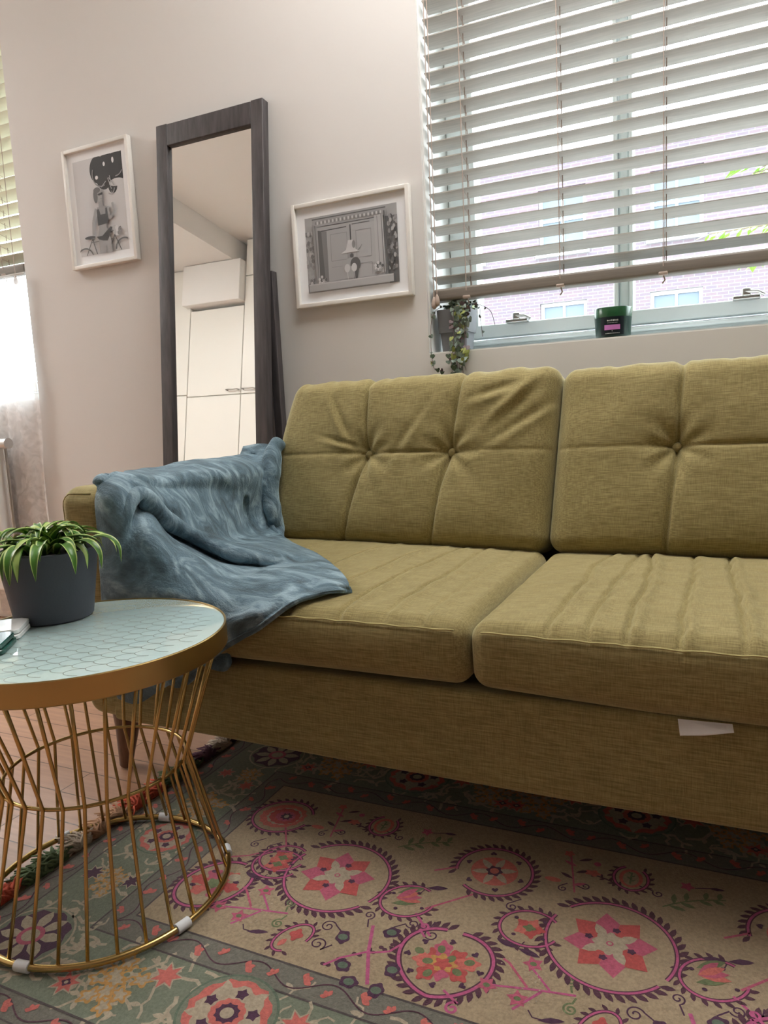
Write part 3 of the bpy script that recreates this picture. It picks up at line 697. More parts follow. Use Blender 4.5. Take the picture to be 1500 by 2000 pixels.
# back cushions (built upright, then reclined)
def back(x0, x1, btns, seed, seams):
    Hc = .475 if seed == 1 else .464; th = .17; a = math.radians(13.5)
    piv = Vector((0, 1.765, .452))
    xf = Matrix.Translation(piv)@Matrix.Rotation(-a, 4, 'X')
    def dsp(p, n):
        p = p.copy(); u = (p.x-x0)/(x1-x0); v_ = p.z/Hc; f = max(0, -n.y); tp = max(0, n.z)
        # plump front
        p.y -= f*.026*(1-(2*u-1)**4)*(1-(2*v_-1)**4)
        bz = .255
        for bx_ in btns:
            d2 = ((p.x-bx_)**2+(p.z-bz)**2); p.y += f*.020*math.exp(-d2/.0016)+f*.010*math.exp(-d2/.010)
            # radiating folds
            r_ = math.sqrt(d2)
            if r_ > .004: an = math.atan2(p.z-bz, p.x-bx_); p.y += f*.0035*math.sin(an*7+seed+bx_*9)*math.exp(-((r_-.045)/.035)**2)
        for (xb, xm, xt) in seams:
            xs_ = xb+(xm-xb)*min(1, v_/.54) if v_ < .54 else xm+(xt-xm)*(v_-.54)/.46
            xs_ += .004*nz(p.z*9, seed, xm)
            d = p.x-xs_; p.y += f*(.0125*math.exp(-(d/.0048)**2)+.0045*math.exp(-(d/.018)**2)); p.z -= tp*(.010*math.exp(-(d/.012)**2))
        # horizontal tuck through the buttons
        ww = 1 if btns[0]-.02 < p.x < btns[-1]+.02 else .28
        p.y += f*ww*(.0070*math.exp(-((p.z-bz-.0)/.0048)**2)+.003*math.exp(-((p.z-bz)/.015)**2))
        # wrinkles, stronger near the top right
        wr = .4+1.3*max(0, v_-.55)*2
        p.y += f*wr*(.0060*nz(p.x*8+p.z*5, p.z*9-p.x*3, seed)+.0022*nz(p.x*21, p.z*17+p.x*9, seed))
        p.z += tp*(.009*nz(p.x*13, p.y*10, seed)+.005*nz(p.x*31, 0, seed))
        if f > .1 and seed == 1:
            for (cx, cz, dx, dz, A, s1, s2) in FOLDS:
                rx, rz = p.x-cx, p.z-cz; al = rx*dx+rz*dz; pe = rx*dz-rz*dx
                p.y += A*f*(math.exp(-(pe/s1)**2)-.6*math.exp(-((pe-s1*1.6)/s1)**2))*math.exp(-(al/s2)**2)
        p.x += .026*(v_)*(u if seed == 1 else 1-u)
        if seed == 1: p.x += .055*max(0, (v_-.45)/.55)**1.6*(1-u)**2
        return p
    m_ = MB().rbox((x0, -.02, 0), (x1, -.02+th, Hc), .042, 8, dens=(230, 6, 120), disp=dsp, xf=xf)
    c = m_.build('back_cushion', SM, sofa, True)
    for bx_ in btns:
        q = dsp(Vector((bx_, -.02, .255)), Vector((0, -1, 0))); y = q.y
        mb = MB(); vs = []; prof = [(0.0001, -.0085), (.005, -.008), (.0095, -.0055), (.0115, -.001), (.0105, .004)]
        for r_, h_ in prof:
            for k in range(20): an = 2*PI*k/20; vs.append(xf@Vector((q.x+r_*math.cos(an), y-.0135+h_, .255+r_*math.sin(an))))
        fs = [(i*20+k, i*20+(k+1) % 20, (i+1)*20+(k+1) % 20, (i+1)*20+k) for i in range(4) for k in range(20)]
        mb.add(vs, fs).build('button', SM, c, True)
FOLDS = [(-.98, .35, .55, -.83, .008, .010, .07), (-.96, .285, .9, -.25, .007, .008, .06), (-.50, .385, .70, .70, -.009, .014, .07), (-.55, .41, .95, .3, .008, .012, .05), (-.47, .33, .8, .55, .006, .012, .09), (-.78, .30, .5, .8, .004, .012, .08)]
back(-1.195, SPL-.001, [-.893, -.654], 1, [(-.957, -.893, -.925), (-.698, -.654, -.640)])
back(SPL+.001, .478, [-.102, .182], 6, [(-.116, -.102, -.098), (.19, .182, .185)])
# care label sticking out under the right cushion
lb = MB(); lb.add([(-.056, 1.147, .322), (-.052, 1.130, .303), (-.018, 1.130, .308), (.022, 1.131, .318), (.02, 1.147, .324)], [(0, 1, 2, 3, 4)]); lb.add([(-.056, 1.1485, .321), (-.052, 1.1315, .302), (-.018, 1.1315, .307), (.022, 1.1325, .317), (.02, 1.1485, .323)], [(4, 3, 2, 1, 0)])
lb.build('care_label', M['paper'], sofa)

# ================================================================ blanket
BLANKET = [
  [(-1.202,1.215,0.69), (-1.21,1.29,0.692), (-1.32,1.3394,0.6967), (-1.32,1.4342,0.696), (-1.32,1.5477,0.7014), (-1.31,1.663,0.7022), (-1.3,1.78,0.7007), (-1.3,1.795,0.7127), (-1.3,1.81,0.7323)],
  [(-1.2027,1.138,0.6959), (-1.1927,1.1665,0.704), (-1.29,1.3394,0.7007), (-1.29,1.4342,0.7), (-1.29,1.5477,0.7054), (-1.28,1.663,0.7062), (-1.258,1.78,0.7047), (-1.2365,1.795,0.7167), (-1.2088,1.81,0.7363)],
  [(-1.1903,1.1243,0.6821), (-1.1813,1.16,0.6957), (-1.185,1.2226,0.6974), (-1.18,1.3109,0.6876), (-1.175,1.4216,0.6869), (-1.17,1.5374,0.6814), (-1.183,1.6716,0.6724), (-1.186,1.75,0.6806), (-1.1821,1.76,0.6794)],
  [(-1.1894,1.1222,0.6509), (-1.1435,1.1268,0.6753), (-1.16,1.1922,0.6878), (-1.165,1.2973,0.6603), (-1.165,1.4197,0.6465), (-1.165,1.5413,0.6273), (-1.183,1.6597,0.6165), (-1.186,1.73,0.6159), (-1.1758,1.74,0.6147)],
  [(-1.1895,1.1208,0.6184), (-1.1328,1.1215,0.6513), (-1.145,1.1849,0.6819), (-1.14,1.2755,0.6312), (-1.14,1.3956,0.5942), (-1.145,1.5216,0.5629), (-1.183,1.6305,0.5376), (-1.186,1.72,0.5355), (-1.1811,1.74,0.53)],
  [(-1.1902,1.1201,0.5856), (-1.1254,1.1198,0.6302), (-1.1423,1.19,0.6724), (-1.1375,1.27,0.6108), (-1.1081,1.36,0.553), (-1.1221,1.491,0.515), (-1.1376,1.6067,0.5), (-1.1356,1.6821,0.49), (-1.0666,1.6513,0.48)],
  [(-1.1914,1.1198,0.5636), (-1.1203,1.118,0.6124), (-1.1188,1.17,0.6637), (-1.1213,1.25,0.5989), (-1.0885,1.33,0.5404), (-0.9973,1.3211,0.515), (-0.9405,1.3526,0.505), (-0.9103,1.4278,0.495), (-0.8928,1.4914,0.482)],
  [(-1.1914,1.1191,0.5361), (-1.115,1.118,0.5878), (-1.1475,1.2,0.6354), (-1.151,1.27,0.5706), (-1.1141,1.34,0.5146), (-1.0295,1.3455,0.485), (-0.9098,1.3149,0.487), (-0.8384,1.3533,0.482), (-0.7946,1.3978,0.478)],
  [(-1.1911,1.118,0.4975), (-1.1075,1.1162,0.5453), (-1.062,1.14,0.58), (-1.0312,1.17,0.543), (-0.985,1.2,0.5114), (-0.9519,1.2552,0.482), (-0.8462,1.2387,0.482), (-0.7621,1.2567,0.48), (-0.7196,1.3132,0.477)],
  [(-1.1942,1.118,0.4413), (-1.1089,1.1145,0.4751), (-1.0469,1.1198,0.4934), (-0.9915,1.1233,0.4796), (-0.9339,1.13,0.4655), (-0.8763,1.15,0.4641), (-0.819,1.187,0.472), (-0.7402,1.2147,0.474), (-0.6715,1.2487,0.476)],
  [(-1.1937,1.118,0.345), (-1.1156,1.1138,0.3701), (-1.0543,1.1162,0.391), (-0.9941,1.1162,0.4013), (-0.9364,1.118,0.4086), (-0.8799,1.1198,0.4229), (-0.8018,1.1233,0.4481), (-0.7406,1.185,0.4667), (-0.6683,1.2484,0.47)],
  [(-1.1909,1.118,0.2647), (-1.1188,1.1145,0.2798), (-1.0566,1.118,0.3132), (-0.997,1.1145,0.3369), (-0.9393,1.1162,0.3665), (-0.8818,1.118,0.389), (-0.8021,1.1208,0.4255), (-0.731,1.165,0.4641), (-0.6671,1.2479,0.466)],
  [(-1.1766,1.1198,0.2286), (-1.1231,1.118,0.2244), (-1.0573,1.1215,0.2617), (-0.9937,1.118,0.2958), (-0.9315,1.118,0.3305), (-0.8804,1.118,0.3651), (-0.8022,1.1208,0.4102), (-0.7245,1.15,0.4603), (-0.667,1.2472,0.462)],
]

def blanket():
    G = [[Vector(p) for p in r] for r in BLANKET]; nr, ncl = len(G), len(G[0]); NU, NV = 230, 250
    # one smooth surface through the control rows
    mid = []
    for r in G: mid.append([catmull(r, (ncl-1)*i/NU) for i in range(NU+1)])
    P = [[None]*(NU+1) for _ in range(NV+1)]
    for i in range(NU+1):
        colm = [mid[j][i] for j in range(nr)]
        for j in range(NV+1): P[j][i] = catmull(colm, (nr-1)*j/NV)
    vs = []
    for j in range(NV+1):
        for i in range(NU+1):
            a = P[j][min(i+1, NU)]-P[j][max(i-1, 0)]; b = P[min(j+1, NV)][i]-P[max(j-1, 0)][i]; n = a.cross(b)
            n = -n.normalized() if n.length > 1e-9 else Vector((0, -1, 0))
            if n.y > .2 and n.z < 0: n = -n
            p = P[j][i]; u, v_ = i/NU, j/NV
            e = min(1, 12*min(u, 1-u, v_*1.5, 1.0-v_)+.12)
            d = .0075*nz(p.x*9+p.z*4, p.y*7, p.z*8)+.0045*nz(p.x*20+p.z*11, p.y*16, p.z*15)
            d += .0022*math.sin((p.x*1.0+p.z*.8+p.y*.5)*95+5*nz(p.x*7, p.y*6, p.z*6))*max(0, nz(p.x*5, p.y*5, p.z*5+3)+.25)
            rj = v_*(nr-1); wn_ = max(0, min(1, (u-.14)/.14))*max(0, min(1, (.92-u)/.2))
            d += wn_*(.012*math.exp(-((rj-6)/.42)**2)-.011*math.exp(-((rj-6.85)/.36)**2))
            c_ = min(1, u/.12+max(0, v_-.03)/.12); d *= c_; q = p+n*(d*e+.004*c_); q.y = max(q.y, 1.1005); vs.append(q)
    W_ = NU+1; fs = [(j*W_+i, j*W_+i+1, (j+1)*W_+i+1, (j+1)*W_+i) for j in range(NV) for i in range(NU)]
    mb = MB().add(vs, fs); o = mb.build('throw_blanket', M['fleece'], None, True)
    md = o.modifiers.new('thickness', 'SOLIDIFY'); md.thickness = .007; md.offset = 0
    tag(o, 'blue grey fleece blanket draped over the sofa arm and seat', 'blanket')
    # stitched hem line as a part
    h = MB(); pts = [Vector(vs[(NV-9)*W_+i])+Vector((0, -.0045, .0028)) for i in range(60, NU-4, 3)]; h.tube(pts, .0022, 6); h.build('hem', M['fleece'], o, True)
    # second folded layer below, peeking past the hem
    g = MB(); nn = 60; vv = []; ff = []
    for i in range(nn+1):
        t = i/nn; x = -1.16+t*.268
        for k in range(9):
            s = k/8; top_ = .36; bot = .262+.07*t+.012*math.sin(t*19)-(.022 if .45 < t < .75 else 0)
            vv.append((x+.012*math.sin(s*3+t*5), 1.140-.018*s-.005*math.sin(t*24+s*2), top_+(bot-top_)*s))
    ff = [(i*9+k, i*9+k+1, (i+1)*9+k+1, (i+1)*9+k) for i in range(nn) for k in range(8)]
    q = g.add(vv, ff).build('folded_layer', M['fleece'], o, True); md = q.modifiers.new('thickness', 'SOLIDIFY'); md.thickness = .006
    # rolled tuck beside the back cushion
    t_ = MB(); pts = [(-1.165, 1.80, .748), (-1.175, 1.775, .72), (-1.168, 1.75, .67), (-1.172, 1.735, .61), (-1.160, 1.73, .55), (-1.150, 1.735, .50), (-1.12, 1.70, .475)]
    PP = [Vector(p) for p in pts]; cc = [catmull(PP, 6*i/48) for i in range(49)]
    t_.tube(cc, [.006+.022*math.sin(PI*min(1, .12+.9*i/48))**.6+.004*nz(i*.22, 1) for i in range(49)], 24); t_.build('rolled_tuck', M['fleece'], o, True)
blanket()
# ================================================================ gold wire side table
TC = (-.973, .859); TZ = .466
def table():
    root = empty('side_table', (TC[0], TC[1], 0), 'round gold wire side table with a pale blue patterned glass top', 'table')
    c0 = (TC[0], TC[1], 0)
    mb = MB(); mb.lathe(c0, [(.218, TZ-.036), (.2345, TZ-.036), (.2362, TZ-.034), (.2362, TZ+.0005), (.2352, TZ+.0018), (.2334, TZ+.0018), (.2325, TZ+.0005), (.2325, TZ-.010), (.218, TZ-.012), (.218, TZ-.036)], 128)
    mb.f = mb.f[:-1] if len(mb.f[-1]) > 4 else mb.f; mb.f = [f for f in mb.f if len(f) == 4]; mb.m = [0]*len(mb.f)
    mb.build('rim', M['gold'], root, 'auto')
    mb = MB(); mb.lathe(c0, [(.0001, TZ-.009), (.2323, TZ-.009), (.2323, TZ-.0005), (.2310, TZ), (.0001, TZ)], 128)
    # fish-scale line work lying on the glass
    top = mb.build('glass_top', M['scallop'], root, 'auto')
    ln = MB(); s = .030; ang = math.radians(115)
    def lace_arc(cx, cy, r_):
        pts = []
        for i in range(13):
            a = PI*i/12; x, y = cx+r_*math.cos(a), cy+r_*1.7*math.sin(a)
            X = x*math.cos(ang)-y*math.sin(ang); Y = x*math.sin(ang)+y*math.cos(ang); pts.append((X, Y))
        return pts
    for i in range(-17, 18):
        for j in range(-17, 18):
            cx = (i+.5*(j % 2))*s; cy = j*s*.85
            P = lace_arc(cx, cy, s/2)
            if any(x*x+y*y > .2285**2 for x, y in P): continue
            vs = []; n_ = len(P)
            for k, (x, y) in enumerate(P):
                a, b = P[max(k-1, 0)], P[min(k+1, n_-1)]; dx, dy = b[0]-a[0], b[1]-a[1]; l = math.hypot(dx, dy); nx, ny = -dy/l*.00055, dx/l*.00055
                vs += [(TC[0]+x+nx, TC[1]+y+ny, TZ+.0003), (TC[0]+x-nx, TC[1]+y-ny, TZ+.0003)]
            ln.add(vs, [(2*k, 2*k+1, 2*k+3, 2*k+2) for k in range(n_-1)])
    ln.f = [f[::-1] for f in ln.f]; ln.build('scallop_pattern', M['scline'], top)
    MB().ring((TC[0], TC[1], TZ-.038), .218, .0035, 96, 8).build('upper_ring', M['gold2'], root, True)
    MB().ring((TC[0], TC[1], .235), .149, .0032, 96, 8).build('waist_ring', M['gold2'], root, True)
    br_ = MB().ring((TC[0], TC[1], .0152), .206, .0055, 120, 12).build('base_ring', M['gold2'], root, True)
    for k in range(30):
        a = math.radians(-65.4+12*k); at_ = a+math.radians(5); ca, sa = math.cos(a), math.sin(a)
        w_ = Vector((TC[0]+.1515*math.cos(a+.05), TC[1]+.1515*math.sin(a+.05), .235))
        t_ = Vector((TC[0]+.217*math.cos(at_), TC[1]+.217*math.sin(at_), TZ-.036)); b_ = Vector((TC[0]+.204*ca, TC[1]+.204*sa, .0165))
        MB().tube([t_, t_.lerp(w_, .5), w_.lerp(t_, .012), w_.lerp(b_, .012), w_.lerp(b_, .5), b_], .0029, 10).build('wire', M['gold2'], root, True)
    for k, az in enumerate((-81, -12.5, 46, 104, 160, 222)):
        a0 = math.radians(az-3.3); a1 = math.radians(az+3.3)
        mb = MB(); mb.ring((TC[0], TC[1], .0152), .206, .0085, 8, 14, 0, a0, a1)
        n_ = len(mb.v); 
        for e_ in (0, 8): mb.f.append(tuple(range(e_*14, e_*14+14)) if e_ else tuple(range(13, -1, -1))); mb.m.append(0)
        mb.build('foam_clip', M['plastic'], br_, 'auto')
table()

# ---- coasters: marble squares with rounded corners, two by two
def coaster(x, y, z, rot, m_, label, grp=None):
    mb = MB(); R_ = .0408; r = .011; t = .0085; pts = []
    for q in range(4):
        cx, cy = [(1, 1), (-1, 1), (-1, -1), (1, -1)][q]
        for i in range(7): a = PI/2*q+PI/2*i/6; pts.append((cx*(R_-r)+r*math.cos(a), cy*(R_-r)+r*math.sin(a)))
    lv = [(0, .93), (.0015, 1), (t-.0015, 1), (t, .97)]; n = len(pts); vs = []
    for h_, k in lv: vs += [(p[0]*k, p[1]*k, h_) for p in pts]
    fs = [(i*n+j, i*n+(j+1) % n, (i+1)*n+(j+1) % n, (i+1)*n+j) for i in range(3) for j in range(n)]+[tuple(range(n))[::-1], tuple(range(3*n, 4*n))]
    o = mb.add(vs, fs).build('coaster', m_, None, 'auto'); o.location = (x, y, z); o.rotation_euler = (0, 0, rot)
    return tag(o, label, 'coaster', 'marble coasters on the table')
coaster(-1.112, .808, TZ+.0004, .645, M['marblew'], 'white marble coaster, lower of the white pair by the plant pot')
coaster(-1.114, .809, TZ+.0094, .66, M['marblew'], 'white marble coaster lying on top of the other white one')
coaster(-1.062, .740, TZ+.0004, .645, M['marbleg'], 'dark green marble coaster, lower of the green pair on the table')
coaster(-1.064, .738, TZ+.0094, .63, M['marbleg'], 'dark green marble coaster lying on top of the other green one')

# ---- spider plant
def spider():
    cx, cy, zb = -1.118, .927, TZ+.0008; Hh = .128
    root = empty('potted_spider_plant', (cx, cy, zb), 'spider plant with striped arching leaves in a dark grey pot', 'plant')
    mb = MB(); mb.lathe((cx, cy, zb), [(.0001, 0), (.065, 0), (.068, .003), (.0865, Hh-.004), (.088, Hh-.001), (.087, Hh+.001), (.084, Hh), (.081, Hh-.012), (.0001, Hh-.012)], 72)
    mb.build('pot', M['pot'], root, 'auto')
    MB().lathe((cx, cy, zb), [(.0001, Hh-.010), (.074, Hh-.010), (.080, Hh-.014)], 36).build('soil', M['soil'], root, True)
    random.seed(21)
    def leaf(a, L_, lift, droop, w_, base, cr, inv):
        """a: heading; arches up then droops"""
        n = 18; pts = []; p = Vector(base); pit = lift; st = L_/n; hd = a
        for i in range(n+1):
            pts.append(p.copy()); t = i/n
            p = p+Vector((math.cos(hd)*math.cos(pit), math.sin(hd)*math.cos(pit), math.sin(pit)))*st
            pit -= droop/n*(.35+1.5*t); hd += cr/n
            pit = max(pit, -1.5)
        mb = MB(); vs = []; cols = [-1, -.74, 0, .74, 1]
        for i, q in enumerate(pts):
            t = i/n; ww = w_*(.45+.55*min(1, t*5))*(1-max(0, (t-.45)/.55)**1.8)+.0002
            d = (pts[min(i+1, n)]-pts[max(i-1, 0)]).normalized(); s_ = d.cross(Vector((0, 0, 1)))
            s_ = s_.normalized() if s_.length > .05 else Vector((-math.sin(a), math.cos(a), 0)); nn = s_.cross(d).normalized()
            for c in cols: vs.append(q+s_*ww*c+nn*ww*.45*abs(c))
        mats_ = [0, 1, 1, 0] if not inv else [1, 0, 0, 1]
        for i in range(n):
            for c in range(4): mb.add([], [], 0); mb.f.append((i*5+c, i*5+c+1, (i+1)*5+c+1, (i+1)*5+c)); mb.m.append(mats_[c])
        mb.v = [tuple(q) for q in vs]
        o = mb.build('leaf', [M['cream'], M['green']], root, True)
    zt = zb+Hh-.004
    for k in range(64):
        a = 2.4*k+random.uniform(-.3, .3); ring = k/64
        r0 = .006+.048*math.sqrt(ring); cc = (cx+r0*math.cos(a*1.3), cy+r0*math.sin(a*1.3), zt)
        L_ = random.uniform(.090, .132)*(1 if ring > .3 else .85); lift = 1.30-.75*ring+random.uniform(-.15, .15)
        leaf(a, L_, lift, random.uniform(2.0, 3.1), random.uniform(.0072, .0105), cc, random.uniform(-.5, .5), k % 3 == 0)
    # long drooping ones over the rim
    for a, L_ in [(3.75, .20), (3.35, .19), (-.10, .12), (-1.15, .135), (-1.7, .14), (4.1, .19), (-.45, .12), (.4, .12), (-.8, .13), (4.5, .16)]:
        leaf(a, L_, .75, 3.1, .0092, (cx+.055*math.cos(a), cy+.055*math.sin(a), zt), random.uniform(-.3, .3), False)
spider()

# ================================================================ window sill things
SZ = WR[2]+.0045
def sill_plant():
    x0, y0 = -.755, 2.222
    root = empty('trailing_plant', (x0, y0, SZ), 'grey pot with a trailing string of hearts hanging over the sill', 'plant')
    mb = MB()
    for (h0, h1, a0, a1) in ((0, .058, .040, .044), (.058, .128, .048, .052)):
        n = 4; vs = []
        for h_, a_ in ((h0, a0), (h1, a1)):
            pts = []
            for q in range(4):
                sx, sy = [(1, 1), (-1, 1), (-1, -1), (1, -1)][q]
                for i in range(5): an = PI/2*q+PI/2*i/4; pts.append((x0+sx*(a_-.012)+.012*math.cos(an), y0+sy*(a_-.012)+.012*math.sin(an), SZ+h_))
            vs += pts
        n = 20; mb.add(vs, [(j, (j+1) % n, n+(j+1) % n, n+j) for j in range(n)]+[tuple(range(n))[::-1], tuple(range(n, 2*n))])
    mb.build('pot', mat('mid_grey_ceramic', (.14, .145, .155), .55), root, 'auto')
    lm = [mat('heart_leaf_silver', (.20, .26, .22), .5), mat('heart_leaf_dark', (.06, .09, .055), .5), mat('heart_leaf_lime', (.26, .30, .08), .5), mat('heart_leaf_purple', (.10, .06, .06), .6)]
    random.seed(3)
    def vine(pts, nl, sp_, rr):
        P = [Vector(p) for p in pts]; C = [catmull(P, (len(P)-1)*i/24) for i in range(25)]
        mb = MB(); mb.tube(C, .0009, 5, 3)
        for k in range(nl):
            p = catmull(P, (len(P)-1)*random.random())+Vector((random.uniform(-1, 1)*sp_, random.uniform(-1, .6)*sp_, random.uniform(-1, 1)*.006))
            nrm = Vector((random.uniform(-.7, .7), -1, random.uniform(-.5, .9))).normalized(); u = nrm.cross(Vector((0, 0, 1))).normalized(); v_ = u.cross(nrm); R_ = rr*random.uniform(.7, 1.2); an = random.uniform(-.8, .8)
            vs = [p]
            for i in range(14):
                t = 2*PI*i/14; hx = .95*math.sin(t)**3; hy = (.81*math.cos(t)-.31*math.cos(2*t)-.12*math.cos(3*t)); X = hx*math.cos(an)-hy*math.sin(an); Y = hx*math.sin(an)+hy*math.cos(an)
                vs.append(p+(u*X+v_*Y)*R_+nrm*R_*(-.22*abs(hx)))
            mb.add(vs, [(0, 1+i, 1+(i+1) % 14) for i in range(14)], random.choice([0, 0, 1, 1, 1, 2, 3]))
        mb.build('vine', lm, root)
    z = SZ+.128
    def strand(sx, zend, nl, rr=.0100, sp_=.010):
        vine([(x0+sx*.3, y0, z+.004), (x0+sx*.8, y0-.045, z+.012), (x0+sx, y0-.066, z-.03), (x0+sx+.004, y0-.084, SZ+.01), (x0+sx-.002, D-.018, SZ-.03), (x0+sx+.003, D-.016, zend)], nl, sp_, rr)
    for sx, ze, nl in [(.020, .80, 42), (.034, .83, 42), (.045, .82, 46), (.028, .76, 42), (.010, .86, 26), (.050, .93, 30)]: strand(sx, ze, nl)
    vine([(x0, y0, z), (x0+.07, y0-.01, z+.01), (x0+.085, y0-.03, z-.04), (x0+.09, y0-.03, z-.09)], 5, .006, .006)
    vine([(x0, y0, z), (x0+.05, y0-.02, z+.015), (x0+.11, y0-.02, z-.01), (x0+.13, y0-.03, z-.06)], 4, .005, .006)
    vine([(x0-.01, y0, z+.002), (x0-.04, y0-.05, z+.006), (x0-.056, y0-.076, z-.03), (x0-.058, y0-.085, SZ+.03), (x0-.056, D-.015, SZ-.02), (x0-.045, D-.02, SZ-.055), (x0-.015, D-.018, SZ-.062)], 16, .007, .008)
    mb = MB()
    random.seed(8)
    for k in range(80):
        a = random.uniform(0, 2*PI); r_ = .05*math.sqrt(random.random()); p = Vector((x0+.012+r_*math.cos(a), y0+r_*math.sin(a), z+random.uniform(.0, .018)))
        u = Vector((random.uniform(-1, 1), random.uniform(-1, 1), random.uniform(-.5, .8))).normalized(); v_ = u.cross(Vector((.3, -.5, .8))).normalized(); R_ = random.uniform(.005, .009)
        mb.add([p+u*R_*math.cos(t)+v_*R_*math.sin(t) for t in [2*PI*i/9 for i in range(9)]], [tuple(range(9))], random.choice([0, 1, 1, 2]))
    mb.build('foliage', lm, root)
sill_plant()
def candle():
    cx, cy = -.283, 2.205
    root = empty('candle_jar', (cx, cy, SZ), 'dark green glass candle jar with a pink label on the window sill', 'candle')
    gg = mat('dark_green_glass', (.006, .028, .020), .3, spec=.3); gw = mat('green_rim_glass', (.02, .11, .04), .25, trans=.4)
    R_ = .051; Hh = .083
    MB().lathe((cx, cy, SZ), [(.0001, 0), (R_-.009, 0), (R_-.005, .002), (R_-.0035, .006), (R_, .056)], 64).build('jar', gg, root, 'auto')
    MB().lathe((cx, cy, SZ), [(R_, .056), (R_+.0004, Hh-.0015), (R_-.0006, Hh), (R_-.0030, Hh-.001), (R_-.0035, .056)], 64, close=True).build('rim', gw, root, 'auto')
    MB().lathe((cx, cy, SZ), [(.0001, .054), (R_-.004, .054), (R_-.004, .057), (.0001, .057)], 48).build('wax', mat('candle_wax', (.65, .62, .5), .6), root, True)
    face = math.atan2(-cy, -cx)-.04
    def patch(a0, a1, z0, z1, m_, name, off=.0008, parent=root):
        n = 16; vs = []
        for i in range(n+1):
            a = face+a0+(a1-a0)*i/n
            for zz_ in (z0, z1): vs.append((cx+(R_+off)*math.cos(a), cy+(R_+off)*math.sin(a), SZ+zz_))
        return MB().add(vs, [(2*i, 2*i+2, 2*i+3, 2*i+1) for i in range(n)]).build(name, m_, parent, True)
    lb_ = patch(-.62, .62, .006, .056, mat('black_label', (.006, .010, .013), .45, spec=.25), 'label')
    patch(-.42, .40, .0200, .0335, mat('pink_panel', (.50, .17, .46), .5), 'label_panel', .0014, lb_)
    wt = mat('label_print', (.62, .66, .62), .6)
    # rows of tiny print, too small in the photo to be read
    random.seed(12)
    def row(a0, a1, z, h_, step):
        mb = MB(); a = a0
        while a < a1:
            w_ = step*random.uniform(.45, .8); hh = h_*random.uniform(.75, 1)
            vs = [(cx+(R_+.0018)*math.cos(face+t), cy+(R_+.0018)*math.sin(face+t), SZ+q) for t in (a, a+w_) for q in (z, z+hh)]
            mb.add(vs, [(0, 2, 3, 1)]); a += step
        mb.build('label_print', wt, lb_)
    row(-.27, .27, .0435, .0042, .075); row(-.26, .26, .0385, .0012, .045); row(-.03, .03, .0155, .0028, .06); row(-.36, .36, .0095, .0018, .050)
candle()

